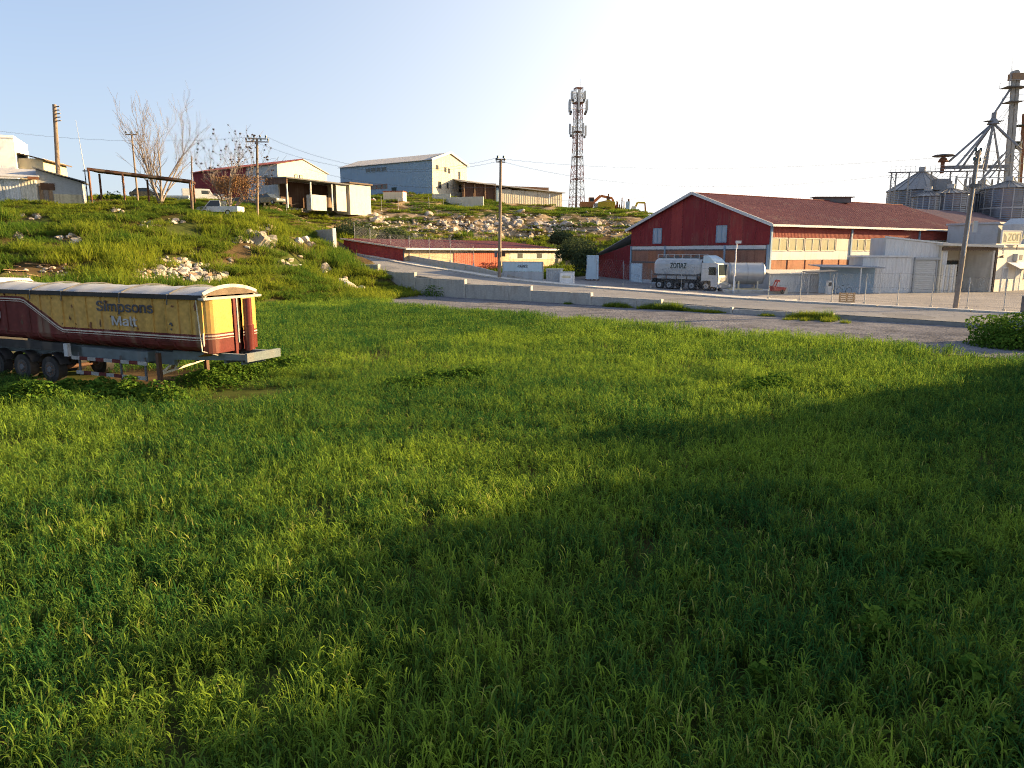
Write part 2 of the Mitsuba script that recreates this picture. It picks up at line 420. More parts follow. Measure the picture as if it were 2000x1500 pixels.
W_, F_ = smooth_line(WALL), smooth_line(FAR)
v, f = [], []
m = len(W_)
rb = np.vstack([W_, F_, W_ * [1, 1, 0] + [0, 0, -1.0], F_ * [1, 1, 0] + [0, 0, -1.0]])
i = np.arange(m - 1)
fc = np.vstack([np.stack([i, i + 1, m + i + 1, m + i], 1)])
scene['road'] = mikit.ply((np.vstack([W_, F_]), fc[:, ::-1]), 'asphalt')
labels['road'] = {'label': 'grey asphalt road climbing left behind the stepped concrete wall', 'category': 'road', 'kind': 'structure'}
bb = B()
for A in (W_, F_):
    for k in range(m - 1):
        a, b = A[k] - [0, 0, .02], A[k + 1] - [0, 0, .02]
        bb.quad(a * [1, 1, 0] - [0, 0, .5], b * [1, 1, 0] - [0, 0, .5], b, a, 'darkconcrete', .6)
put('road_base', bb, label='concrete base carrying the sloping road', cat='road', kind='structure')


def offset_line(P, dist):
    t = np.gradient(P[:, :2], axis=0)
    t /= np.linalg.norm(t, axis=1, keepdims=True)
    n = np.stack([-t[:, 1], t[:, 0]], 1)
    Q = P.copy()
    Q[:, :2] += n * dist
    return Q


# far-side pavement: kerb strip in long pieces + pavement sheet + parapet
sg = -1.0   # direction of "away from the road" for offset_line on FAR
t_ = Th('kerb', 'pale concrete kerb strip along the far edge of the road', 'kerb', kind='structure')
OUT0, OUT1, OUT2 = F_, offset_line(F_, sg * .9), offset_line(F_, sg * 2.6)
UP = np.array([0, 0, 1.])
for k in range(m - 1):
    b = B()
    g = .012 * (OUT0[k + 1] - OUT0[k])
    h = .14 + .012 * math.sin(k * 1.7)
    P = [OUT0[k] + g, OUT0[k + 1] - g, OUT1[k + 1] - g, OUT1[k] + g]
    b.hexa([q - [0, 0, .5] for q in P] + [q + UP * h for q in P], 'concretelit', .5)
    t_.p('kerb_stone', b)
b = B()
for k in range(m - 1):
    if OUT1[k, 0] > 24:
        continue
    P = [OUT1[k], OUT1[k + 1], OUT2[k + 1], OUT2[k]]
    b.hexa([q * [1, 1, 0] for q in P] + [q + UP * .10 for q in P], 'concrete', .6)
put('pavement', b, label='concrete pavement beyond the kerb strip', cat='pavement', kind='structure')
# grey parapet wall carrying the fence on the left
t_ = Th('parapet_wall', 'grey concrete parapet carrying the wire fence left of the power pole', 'wall')
k0 = [k for k in range(m - 1) if OUT2[k, 0] < 3.5]
for n_, k in enumerate(k0):
    b = B()
    fade = np.clip((3.5 - OUT2[[k, k + 1], 0]) / 9, .12, 1) * .85
    q, r = offset_line(F_, sg * 2.35), OUT2
    b.hexa([q[k] * [1, 1, 0], q[k + 1] * [1, 1, 0], r[k + 1] * [1, 1, 0], r[k] * [1, 1, 0], q[k] + UP * fade[0], q[k + 1] + UP * fade[1], r[k + 1] + UP * fade[1], r[k] + UP * fade[0]], 'concrete', .55)
    t_.p('wall_panel', b)
# yard
yard_poly = Polygon([tuple(p[:2]) for p in FAR[:6]] + [(-2.5, 88), (4, 100), (12, 108), (40, 112), (110, 100), (110, 40)]).buffer(0)
yard_poly = yard_poly.difference(LineString([tuple(p[:2]) for p in FAR]).buffer(.85))
V, F = ground_patch(yard_poly if yard_poly.geom_type == 'Polygon' else max(yard_poly.geoms, key=lambda g: g.area), 2.5, .03)
scene['yard'] = mikit.ply((V, F), 'yardconcrete')
labels['yard'] = {'label': 'pale concrete yard in front of the red hall', 'category': 'yard', 'kind': 'structure'}

# stepped retaining wall along the near road edge
t_ = Th('retaining_wall', 'stepped grey concrete retaining wall between the road and the gravel lot', 'wall')
steps = [((-19.6, 87.6), (-15.2, 82.5), 3.78), ((-15.2, 82.5), (-10.4, 77.9), 2.98), ((-10.4, 77.9), (-4.6, 72.8), 2.42), ((-4.6, 72.8), (2.0, 67.75), 1.98), ((2.0, 67.75), (7.2, 62.9), 1.60), ((7.2, 62.9), (12.4, 58.0), 1.34), ((12.4, 58.0), (16.9, 53.75), 1.02), ((16.9, 53.75), (22.5, 49.2), .92)]
for (a, c, top) in steps:
    a, c = np.array(a), np.array(c)
    L = np.linalg.norm(c - a)
    u = (c - a) / L
    n = np.array([u[1], -u[0]])
    if n[1] > 0:
        n = -n
    k = max(1, int(round(L / 2.4)))
    for j in range(k):
        p0, p1 = a + u * (L * j / k + .012), a + u * (L * (j + 1) / k - .012)
        b = B()
        P = [p0 + n * .30, p1 + n * .30, p1 + n * .02, p0 + n * .02]
        b.hexa([[*q, -.4] for q in P] + [[*q, top + .006 * (j % 2)] for q in P], 'concrete', .75)
        t_.p('wall_panel', b)
    b = B()
    p0, p1 = c + n * .34 - u * .16, c + n * .34 - u * .004
    P = [p0, p1, p1 - n * .34, p0 - n * .34]
    b.hexa([[*q, -.4] for q in P] + [[*q, top + .05] for q in P], 'concretelit', .4)
    t_.p('end_post', b)
# tall wall end at the hillside
a, c = np.array([-22.3, 90.6]), np.array([-29.5, 99.4])
b = B()
t_ = Th('hillside_wall', 'tall grey concrete wall end on the hillside left of the road', 'wall')
u = (c - a) / np.linalg.norm(c - a)
n = np.array([-u[1], u[0]])
for j in range(4):
    L = np.linalg.norm(c - a) / 4
    p0, p1 = a + u * (L * j + .01), a + u * (L * (j + 1) - .01)
    b = B()
    P = [p0, p1, p1 + n * .35, p0 + n * .35]
    b.hexa([[*q, 2.0] for q in P] + [[*q, 8.05 - .02 * j] for q in P], 'concrete', .5)
    t_.p('wall_panel', b)
b = B()
P = [a - u * .30 - n * .05, a - u * .005 - n * .05, a - u * .005 + n * .40, a - u * .30 + n * .40]
b.hexa([[*q, 2.0] for q in P] + [[*q, 8.15] for q in P], 'white', .15)
t_.p('end_post', b, label='white painted end post')

# ------------------------------------------------------------------ grass, weeds, leaves
def blade(r, x, y, z0, L, w, az, lean, arch, seg, V, F, U, cu, fold=0.0):
    """one leaf: a narrow strip that rises and arches over"""
    k = len(V)
    d = np.array([math.cos(az), math.sin(az)])
    side = np.array([-d[1], d[0]])
    px, pz, th = 0.0, z0, lean
    tw = r.uniform(-.5, .5)
    for i in range(seg + 1):
        t = i / seg
        ww = w * (1 - t) ** .6 * (.55 + .9 * min(t * 3, 1)) / 1.3
        sx, sy = side * ww * .5
        c = np.array([x + d[0] * px, y + d[1] * px, pz])
        if i == seg:
            V.append(c)
            U.append((cu, 1))
        else:
            V.append(c + [sx, sy, tw * ww * .5])
            V.append(c - [sx, sy, tw * ww * .5])
            U += [(cu, max(t, .05) if z0 > .1 else t)] * 2
        th += arch * (2 * i + 1) / seg ** 2
        px += math.sin(th) * L / seg
        pz += math.cos(th) * L / seg
    for i in range(seg - 1):
        a = k + 2 * i
        F.append((a, a + 1, a + 3))
        F.append((a, a + 3, a + 2))
    F.append((k + 2 * seg - 2, k + 2 * seg - 1, k + 2 * seg))


def wheat_patch(seed, size, plants, leaves, seg, w, h):
    """young cereal: stems grouped in clumps, upright leaves whose tips arch over"""
    r = np.random.default_rng(seed)
    V, F, U = [], [], []
    ncl = max(4, plants // 4)
    cx, ch, cc = r.uniform(-size / 2, size / 2, (ncl, 2)), r.uniform(.70, 1.14, ncl), r.uniform(0, 1, ncl)
    for _ in range(plants):
        q = r.integers(ncl)
        x, y = cx[q] + r.normal(0, .09 * size, 2)
        hh = h * ch[q] * r.uniform(.85, 1.12)
        cu = np.clip(cc[q] + r.normal(0, .22), 0, 1)
        n = max(2, int(round(leaves * r.uniform(.7, 1.3))))
        for j in range(n):
            z0 = hh * (.12 + .74 * j / n)
            blade(r, x + r.normal(0, .012), y + r.normal(0, .012), z0, hh * r.uniform(.28, .52), w * r.uniform(.7, 1.3), r.uniform(0, 6.283), r.uniform(.02, .40), r.uniform(.6, 3.1), seg, V, F, U, float(np.clip(cu * .75 + r.uniform(0, .25), 0, 1)))
        blade(r, x, y, 0, hh * r.uniform(.9, 1.1), w * .6, r.uniform(0, 6.283), r.uniform(0, .10), r.uniform(0, .3), max(2, seg - 2), V, F, U, cu * .9)
    return np.array(V), np.array(F), np.array(U)


def weed_patch(seed, size, plants, seg, w, h):
    r = np.random.default_rng(seed)
    V, F, U = [], [], []
    for _ in range(plants):
        x, y = r.uniform(-size / 2, size / 2, 2)
        hh = h * r.uniform(.45, 1.2)
        cu = r.uniform(0, 1)
        for j in range(5):
            blade(r, x + r.normal(0, .03), y + r.normal(0, .03), hh * r.uniform(0, .35), hh * r.uniform(.5, 1), w * r.uniform(.6, 1.5), r.uniform(0, 6.283), r.uniform(.05, .7), r.uniform(.2, 1.6), seg, V, F, U, float(np.clip(cu * .7 + r.uniform(0, .3), 0, 1)))
    return np.array(V), np.array(F), np.array(U)


def group(name, VFU, mat):
    scene[name] = {'type': 'shapegroup', 'patch': mikit.ply((VFU[0], VFU[1]), mat, smooth=False, uv=VFU[2])}


for q in range(3):
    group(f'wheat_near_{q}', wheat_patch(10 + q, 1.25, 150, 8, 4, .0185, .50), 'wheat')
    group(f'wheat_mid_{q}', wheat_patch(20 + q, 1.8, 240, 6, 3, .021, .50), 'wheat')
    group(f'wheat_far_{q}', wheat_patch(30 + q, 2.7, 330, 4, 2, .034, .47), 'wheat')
    group(f'weeds_near_{q}', weed_patch(40 + q, 2.1, 105, 3, .045, .80), 'weeds')
    group(f'weeds_far_{q}', weed_patch(50 + q, 3.4, 105, 2, .09, .85), 'weeds')

TRAIL = fr(-13.0, 25.4, 0, math.radians(-23.5))


def trailer_local(x, y):
    M = np.linalg.inv(TRAIL)
    return M[0, 0] * x + M[0, 1] * y + M[0, 3], M[1, 0] * x + M[1, 1] * y + M[1, 3]


field_poly = Polygon([(-60, 0), (60, 0), (60, 22), (45, 23.2)] + [tuple(p) for p in EDGE[::-1]][1:] + [(-14.5, 69), (-19.5, 63), (-25.0, 56), (-31, 47), (-40, 41), (-60, 38)]).buffer(0)
bush_spots = []


def inst(name, g, x, y, z, rz, sx, sz):
    _n[name] += 1
    scene[f'{name}__{_n[name]:03d}'] = {'type': 'instance', 'to_world': T().translate([float(x), float(y), float(z)]).rotate([0, 0, 1], float(rz)).scale([float(sx), float(sx), float(sz)]), 'g': {'type': 'ref', 'id': g}}


r = np.random.default_rng(5)
_n['wheat_field'] = 0
for lod, y0, y1, step in (('near', 4.2, 14, 1.0), ('mid', 14, 30, 1.4), ('far', 30, 72, 2.15)):
    for y in np.arange(y0 + step / 2, y1, step):
        for x in np.arange(-.80 * y - 3, .80 * y + 3, step):
            X, Y = x + r.uniform(-.2, .2) * step, y + r.uniform(-.2, .2) * step
            if not contains_xy(field_poly, X, Y):
                continue
            a, b = trailer_local(X, Y)
            if -11 < a < 4.6 and -.3 < b < 3.0:
                continue
            hn = .80 + .34 * float(meshkit.noise(np.array([X * .2, Y * .2, 0]), 2)) + .24 * float(meshkit.noise(np.array([X * .55, Y * .55, 0]), 7)) + .14 * r.uniform(-1, 1)
            if -12 < a < 6 and -2.2 < b < 4.5:
                hn *= .6
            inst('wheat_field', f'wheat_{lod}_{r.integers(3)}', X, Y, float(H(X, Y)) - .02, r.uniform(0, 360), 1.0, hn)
labels['wheat_field'] = {'label': 'dense green young wheat covering the whole field in the foreground', 'category': 'crop', 'kind': 'stuff'}

keep_out = [road_poly.buffer(.8), yard_poly.buffer(.2), gravel_poly.buffer(.3), field_poly.buffer(-.3)]
import shapely
keep_out = shapely.union_all(keep_out)
shapely.prepare(keep_out)
ROCKS = [([(495, 468, 24, 15, 9, .48), (520, 450, 7, 16, 4, .42)], 'pale broken rock in the heap left of the concrete wall end', 'rocks heaped left of the wall end'),
         ([(592, 474, 16, 15, 9, .45), (562, 512, 6, 14, 5, .42)], 'pale rock tumbling down the bank beside the concrete wall end', 'rocks on the bank by the wall end'),
         ([(672, 553, 2, 4, 3, .8), (690, 565, 2, 6, 3, .85), (640, 528, 2, 5, 4, .5)], 'large pale boulder at the foot of the bank near the stepped wall', 'boulders at the foot of the bank'),
         ([(35, 468, 4, 12, 8, .24), (135, 470, 6, 10, 8, .26), (285, 438, 10, 14, 5, .28), (240, 412, 6, 12, 3, .26), (345, 432, 4, 8, 4, .26), (370, 500, 8, 20, 8, .26), (455, 512, 3, 6, 4, .3), (60, 425, 6, 30, 6, .24)], 'weathered rock lying among the weeds on the left slope', 'rocks scattered over the left slope')]
CLEAR = []
for spec, _, _ in ROCKS:
    for (px, py, n_, sx, sy, sz_) in spec:
        q = hit(px, py + sy, 36)
        rx = max(.8, sx * q[1] / FPX * 1.15)
        CLEAR.append((q[0], q[1] - .6, rx, 1.6 + rx * .9))
for px, py, rx, ry in ((300, 545, 1.7, 3.2), (345, 545, 1.9, 3.4), (395, 548, 1.9, 3.2), (430, 550, 1.0, 2.6), (70, 545, 2.2, 2.2), (110, 540, 1.0, 1.6), (20, 542, 1.2, 2.0)):
    q = hit(px, py, 34)
    CLEAR.append((q[0], q[1], rx, ry))
_n['hillside_weeds'] = 0
for lod, x0, x1, y0, y1, step in (('near', -80, 2, 38, 100, 1.4), ('far', -95, 50, 100, 168, 2.5)):
    for y in np.arange(y0, y1, step):
        for x in np.arange(max(x0, -.80 * y - 4), min(x1, .8 * y), step):
            X, Y = x + r.uniform(-.4, .4) * step, y + r.uniform(-.4, .4) * step
            if contains_xy(keep_out, X, Y):
                continue
            if any(((X - a) / c) ** 2 + ((Y - b) / d) ** 2 < 1 for a, b, c, d in CLEAR):
                continue
            z = float(H(X, Y))
            bare = float(meshkit.noise(np.array([X * .3, Y * .3, 1]), 8)) * .6 + float(meshkit.noise(np.array([X * .9, Y * .9, 1]), 9)) * .4
            thr = .80 if lod == 'near' else .72
            if bare > thr or (lod == 'far' and 128 < Y < 141 and bare > .50 and X > -40 and z < 12.2):
                continue
            sz = r.uniform(.75, 1.35) * (.65 + 1.15 * float(meshkit.noise(np.array([X * .15, Y * .15, 3]), 4)))
            if z > 8.2:
                sz *= .45
            inst('hillside_weeds', f'weeds_{lod}_{r.integers(3)}', X, Y, z - .04, r.uniform(0, 360), 1.0, sz)
labels['hillside_weeds'] = {'label': 'rank yellow green weeds and grass covering the hillside and bank', 'category': 'weeds', 'kind': 'stuff'}


def leaf_mesh(P, N, size, seed, sides=5, ratio=1.0):
    """round-ish leaves: fans at the points P, facing N"""
    r = np.random.default_rng(seed)
    n = len(P)
    a = np.cross(N, r.normal(size=(n, 3)))
    a /= np.linalg.norm(a, axis=1, keepdims=True) + 1e-9
    b = np.cross(N, a)
    s_ = size * r.uniform(.6, 1.3, (n, 1))
    an = np.arange(sides) * 2 * np.pi / sides
    ring = P[:, None] + s_[:, None] * (np.cos(an)[None, :, None] * a[:, None] * ratio + np.sin(an)[None, :, None] * b[:, None]) - .25 * s_[:, None] * N[:, None] * (np.cos(an * 2)[None, :, None] + .4)
    V = ring.reshape(-1, 3)
    base = np.arange(n)[:, None] * sides
    F = np.concatenate([np.stack([base[:, 0], base[:, 0] + i, base[:, 0] + i + 1], 1) for i in range(1, sides - 1)])
    U = np.repeat(np.stack([r.uniform(0, 1, n), np.ones(n)], 1), sides, 0)
    return V, F, U


def broad_patch(name, blobs, n, hmax, size, label, seed):
    """low broad-leaved weeds over several ellipses (cx, cy, rx, ry) on the ground"""
    r = np.random.default_rng(seed)
    P = []
    ar = np.array([b[2] * b[3] for b in blobs])
    for b, k in zip(blobs, (n * ar / ar.sum()).astype(int)):
        an, ra = r.uniform(0, 6.283, k), np.sqrt(r.uniform(0, 1, k)) * (1 + .25 * r.normal(size=k))
        x, y = b[0] + b[2] * ra * np.cos(an), b[1] + b[3] * ra * np.sin(an)
        top = hmax * (.45 + .75 * meshkit.noise(np.stack([x * 1.6, y * 1.6, x * 0], 1), seed)) * np.clip(1.35 - ra, .15, 1)
        P.append(np.stack([x, y, H(x, y) + top * (1 - r.uniform(0, 1, k) ** 2 * .75)], 1))
    P = np.vstack(P)
    N = r.normal(size=P.shape) * .45 + [0, 0, 1]
    N /= np.linalg.norm(N, axis=1, keepdims=True)
    V, F, U = leaf_mesh(P, N, size, seed)
    key = numbered(name)
    scene[key] = mikit.ply((V, F), 'broadleaf', smooth=False, uv=U)
    labels[key] = {'label': label, 'category': 'weeds', 'kind': 'stuff'}


def gb(px, py, rx, ry, z=0.1):
    p = gz(px, py, z)
    return (p[0], p[1], rx, ry)


broad_patch('mallow_weeds', [gb(40, 790, 3.2, 1.3), gb(150, 775, 2.2, 1.1), gb(250, 780, 1.2, .8), gb(-90, 790, 3, 1.5), gb(320, 790, 1.0, .6)], 15000, .85, .060, 'bright green broad leaved weeds in front of the trailer wheels', 3)
broad_patch('mallow_weeds', [gb(440, 735, 1.6, 1.6), gb(500, 725, 1.8, 1.6), gb(560, 720, 1.4, 1.2), gb(420, 752, 1.0, .9)], 8000, .75, .055, 'dark green broad leaved weeds behind the landing legs of the trailer', 4)
broad_patch('mallow_weeds', [gb(790, 765, 1.5, .8), gb(880, 748, 1.6, .9), gb(930, 745, 1.2, .7)], 3500, .78, .055, 'raised patch of broad leaved weeds in the middle of the wheat', 5)
broad_patch('mallow_weeds', [gb(1500, 772, 1.0, .9), gb(1470, 780, .8, .6), gb(1520, 765, .8, .6)], 1800, .78, .055, 'small broad leaved weed patch in the sunlit right part of the wheat', 6)
broad_patch('mallow_weeds', [gb(1850, 1130, .6, .4), gb(1760, 1230, .4, .3), gb(1900, 1370, .35, .3), gb(1700, 1290, .3, .3), gb(1960, 1480, .35, .3), gb(1480, 1360, .25, .2)], 1500, .66, .045, 'scattered broad leaved weeds in the shaded right corner of the wheat', 7)


# bushes and trees -------------------------------------------------------------
def leafy(name, label, cat, blobs, n, size, mat='oliveleaf', trunk=None, group=None, seed=1, ratio=.6):
    r = np.random.default_rng(seed)
    t = Th(name, label, cat, group)
    blobs = np.array(blobs, float)      # x y z rx ry rz
    w = blobs[:, 3] * blobs[:, 4]
    P, N = [], []
    for b, k in zip(blobs, (n * w / w.sum()).astype(int)):
        d = r.normal(size=(k, 3))
        d /= np.linalg.norm(d, axis=1, keepdims=True)
        rr = (1 - r.uniform(0, 1, (k, 1)) ** 2 * .6) * (.72 + .56 * meshkit.noise(d * 2.3 + b[:3], seed)[:, None])
        P.append(b[:3] + d * rr * b[3:6])
        N.append(d + r.normal(size=(k, 3)) * .7)
    P, N = np.vstack(P), np.vstack(N)
    ok = P[:, 2] > H(P[:, 0], P[:, 1])
    P, N = P[ok], N[ok]
    N /= np.linalg.norm(N, axis=1, keepdims=True)
    V, F, U = leaf_mesh(P, N, size, seed, 5, ratio)
    key = numbered(t.key + '__crown')
    scene[key] = mikit.ply((V, F), mat, smooth=False, uv=U)
    if trunk:
        b = B()
        x, y, top, rad = trunk
        z = float(H(x, y))
        b.cyl((x, y, z - .2), (x, y, top), rad, rad * .45, 8, 'bark', .6)
        for k in range(min(6, len(blobs))):
            q = blobs[k]
            b.cyl((x, y, z + (top - z) * .5), q[:3], rad * .4, .03, 6, 'bark', .6, cap=False)
        t.p('trunk', b)
    return t


def crown_blobs(x, y, z, R, hgt, k, seed):
    r = np.random.default_rng(seed)
    out = [(x, y, z + hgt * .55, R, R, hgt * .45)]
    for _ in range(k):
        a, q = r.uniform(0, 6.283), r.uniform(.3, .85)
        out.append((x + R * q * math.cos(a), y + R * q * math.sin(a), z + hgt * r.uniform(.2, .85), R * r.uniform(.35, .55), R * r.uniform(.35, .55), hgt * r.uniform(.14, .25)))
    return out


# shade trees standing right of the frame, their shadow falls over the field
for q, (x, y, R, hg, lab) in enumerate([(34, 29.4, 2.4, 4.9, 'lowest and farthest tree of the row outside the right edge, shading the field'), (33.0, 24.6, 3.6, 7.7, 'second farthest tree of the row outside the right edge, shading the field'), (32.0, 20.4, 3.7, 8.8, 'third farthest tree of the row outside the right edge, shading the field'),
                                        (31.6, 18.2, 3.2, 9.4, 'middle tree of the row outside the right edge, shading the field'), (32.4, 22.5, 3.2, 8.3, 'tree between the second and third farthest of the row outside the right edge'), (30.5, 13.5, 3.2, 9.9, 'tree between the third and second nearest of the row outside the right edge'), (31.0, 15.8, 3.7, 9.9, 'third nearest tree of the row outside the right edge, shading the field'), (30.0, 11.2, 3.6, 10.2, 'second nearest tree of the row outside the right edge, shading the field'), (29, 6.4, 3.6, 9.8, 'nearest tree of the row outside the right edge, shading the field')]):
    leafy('shade_tree', lab, 'tree', crown_blobs(x, y, .2, R, hg, 12, q), 9000, .20, trunk=(x, y, hg * .8, .22), seed=60 + q, group='trees shading the field from the right')

# ------------------------------------------------------------------ buildings
R90 = np.array([[0, 1, 0], [-1, 0, 0], [0, 0, 1.]])


def window(t, o, u, n, w, h, frame='white', pane='glass', mull=1, depth=.08, name='window'):
    """a window on a wall: o lower left corner on the wall face, u along, n outward"""
    o, u, n = (np.asarray(k, float) for k in (o, u, n))
    b = t.b()
    q = o + n * .02
    b.quad(q, q + u * w, q + u * w + UP * h, q + UP * h, pane, .15)
    key = t.p(name, b, 'glazing' if pane == 'glass' else 'gloss')
    b = t.b()
    fw = min(.09, w * .1)
    for a, c in (((0, 0), (w, 0)), ((0, h), (w, h)), ((0, 0), (0, h)), ((w, 0), (w, h))) + tuple(((w * k / (mull + 1), 0), (w * k / (mull + 1), h)) for k in range(1, mull + 1)):
        p0, p1 = o + n * .03 + u * a[0] + UP * a[1], o + n * .03 + u * c[0] + UP * c[1]
        b.beam(p0, p1, fw, depth, frame, .3, up=n)
    t.p('frame', b, under=key)
    return key


def roof_slab(t, a0, a1, w, th, c, part='roof', period=.45, d=.4):
    """corrugated roof plane: eave from a0 to a1, running up by vector w"""
    a0, a1, w = (np.asarray(k, float) for k in (a0, a1, w))
    L = np.linalg.norm(a1 - a0)
    u, wl = (a1 - a0) / L, np.linalg.norm(w)
    wu = w / wl
    n = np.cross(u, wu)
    if n[2] < 0:
        n = -n
    b = t.b()
    b.sheet(a0 + n * th, u, n, L, 0, wl, c, d, period, .045, up=wu)
    P = [a0, a1, a1 + w, a0 + w]
    b.hexa([*P, *[q + n * (th - .01) for q in P]], c, d)
    return t.p(part, b)


# --- the red hall: s along the long side, t into the gable's depth
RED = fr(28.39, 79.21, 0.6, math.radians(31))
t = Th('red_hall', 'large maroon clad hall with brick infill gable and long low pitched red roof', 'hall', M=RED)
L, W, E_, R_ = 43.6, 23.2, 7.6, 11.6
X, Yv, Z = np.eye(3)
b = t.b()
b.prism([(0, 0), (W, 0), (W, E_ - .05), (W / 2, R_ - .05), (0, E_ - .05)], (0.15, 0.15, 0), (0, .985, 0), Z, (L - .3, 0, 0), 'concrete', .4)
t.p('wall', b)
top = lambda a: E_ + (R_ - E_) * (1 - abs(a - W / 2) / (W / 2))
for j in range(12):       # gable cladding in sheets, each with its own height step
    a0, a1 = W * j / 12, W * (j + 1) / 12
    b = t.b()
    b.sheet((-.02 - .012 * (j % 2), a0 + .008, 0), (0, 1, 0), (-1, 0, 0), a1 - a0 - .016, 5.38 + .02 * (j % 3), lambda a, a0=a0: top(a0 + a) - .02, ('maroon', 'maroon', 'redlight')[(j * 7 % 5) // 2 % 3], .35, .29, .035)
    t.p('cladding_panel', b)
b = t.b()
for a0, a1 in ((6.4, 16.3), (.4, 6.3), (16.4, W - .3)):
    b.box(-.06, .1, a0, a1, 4.95, 5.36, 'white', .35)
t.p('white_band', b)
for j, (a0, a1) in enumerate(((.4, 6.3), (6.4, 16.3), (16.4, W - .3))):
    for z0, z1, c in ((3.38, 4.8, 'brickdull'), (1.0, 3.2, 'brickdull')):
        nb = 4 if a1 - a0 < 8 else 6
        for q in range(nb):
            p0, p1 = a0 + (a1 - a0) * q / nb, a0 + (a1 - a0) * (q + 1) / nb
            b = t.b().box(-.03 - .01 * ((q + j) % 2), .1, p0 + .012, p1 - .012, z0, z1, ('brickdull', 'brick')[(q * 3 + j) % 4 == 1], .9)
            t.p('brick_panel', b)
b = t.b()
for z0, z1 in ((4.8, 4.95), (3.2, 3.38)):
    b.box(-.10, .1, .2, W - .1, z0, z1, 'darksteel', .4)
for a in (.0, 6.2, 16.3, W - .2):
    b.box(-.14, .1, a, a + .22, 0, 5.4, 'bluegrey', .5)
t.p('steel_frame', b)
b = t.b().box(-.02, .12, .35, 6.2, .3, 1.0, 'palegrey', .6)
t.p('plinth', b)
t.p('plinth', t.b().box(-.02, .12, 16.5, W - .4, .3, 1.0, 'palegrey', .6))
for a in (6.2, 17.2):
    window(t, (-.06, a + 1.5, 5.75), (0, -1, 0), (-1, 0, 0), 1.55, 1.9, 'bluegrey', 'bluegrey', 1)
t.p('door', t.b().box(-.16, 0, 20.7, 22.9, .4, 3.1, 'paleblue', .35), label='pale blue sliding door')
# long side
for j in range(22):
    a0, a1 = L * j / 22, L * (j + 1) / 22
    b = t.b().sheet((a0 + .008, -.02 - .01 * (j % 2), 0), (1, 0, 0), (0, -1, 0), a1 - a0 - .016, 6.18, E_ - .08, 'redside', .45, .25, .035)
    t.p('side_panel', b)
b = t.b().box(0, L, -.03, .12, 3.72, 4.72, 'white', .4)
b.box(0, L, -.025, .12, .3, 1.9, 'white', .5)
t.p('white_wall_band', b)
for j in range(14):
    a0, a1 = L * j / 14, L * (j + 1) / 14
    t.p('brick_panel', t.b().box(a0 + .15, a1 - .15, -.02 - .012 * (j % 2), .1, 1.9, 3.7, 'brick', .9))
for j in range(15):
    a0 = .3 + (L - .6) * j / 15
    if j in (4, 9):
        t.p('infill_panel', t.b().box(a0, a0 + 2.7, -.03, .1, 4.74, 6.15, 'offwhite', .4))
        continue
    window(t, (a0, -.03, 4.76), (1, 0, 0), (0, -1, 0), 2.6, 1.36, 'offwhite', 'signolive', 1)
for a in (0.02, 14.4, 28.8, L - .3):
    t.p('steel_column', t.b().box(a, a + .26, -.16, .1, 0, E_ - .1, 'bluegrey', .5))
roof_slab(t, (-.5, -.6, E_ - .2), (L + .4, -.6, E_ - .2), (0, W / 2 + .6, R_ - E_ + .2), .12, 'roofred', period=.5, d=.7)
roof_slab(t, (L + .4, W + .6, E_ - .2), (-.5, W + .6, E_ - .2), (0, -W / 2 - .6, R_ - E_ + .2), .12, 'maroonroof', period=.5, d=.7)
b = t.b()
b.beam((-.55, -.65, E_ - .10), (-.55, W / 2, R_ + .12), .12, .34, 'white', .3)
b.beam((-.55, W + .65, E_ - .10), (-.55, W / 2, R_ + .12), .12, .34, 'white', .3)
t.p('bargeboard', b)
t.p('gutter', t.b().box(-.55, L + .4, -.80, -.60, E_ - .26, E_ - .02, 'white', .35))
b = t.b()
b.beam((-.3, W / 2, R_ + .16), (L + .2, W / 2, R_ + .16), .5, .06, 'maroonroof', .4)
t.p('ridge_cap', b)

# red lean-to on its left
t = Th('red_lean_to', 'maroon lean-to shed with grey mono pitch roof left of the red hall', 'shed', M=RED)
b = t.b()
b.prism([(W, 0), (W + 9.0, 0), (W + 9.0, 4.0), (W, 6.0)], (1.2, 0, 0), (0, 1, 0), Z, (12, 0, 0), 'concrete', .4)
t.p('wall', b)
for j in range(6):
    a0 = W + .05 + 1.49 * j
    b = t.b().sheet((1.15 - .01 * (j % 2), a0, 0), (0, 1, 0), (-1, 0, 0), 1.47, .3, lambda a, a0=a0: 6.0 - (a0 + a - W) * 2 / 9 - .03, 'maroon', .35, .29, .03)
    t.p('cladding_panel', b)
roof_slab(t, (.6, W + 9.4, 3.95), (13.5, W + 9.4, 3.95), (0, -9.6, 3.4), .08, 'galv', period=.4)

# grey roofed hall further behind on the right
t = Th('grey_roof_hall', 'low hall with dull purple grey roof behind the right end of the red hall', 'hall', M=fr(70, 108, .8, math.radians(31)))
b = t.b()
b.prism([(0, 0), (22, 0), (22, 7.2), (11, 11.2), (0, 7.2)], (0, 0, 0), (0, 1, 0), Z, (24, 0, 0), 'palegrey', .4)
t.p('wall', b)
roof_slab(t, (-.4, -.5, 7.15), (24.4, -.5, 7.15), (0, 11.5, 4.1), .1, 'purpleroof', period=.5)
roof_slab(t, (24.4, 22.5, 7.15), (-.4, 22.5, 7.15), (0, -11.5, 4.1), .1, 'purpleroof', period=.5)

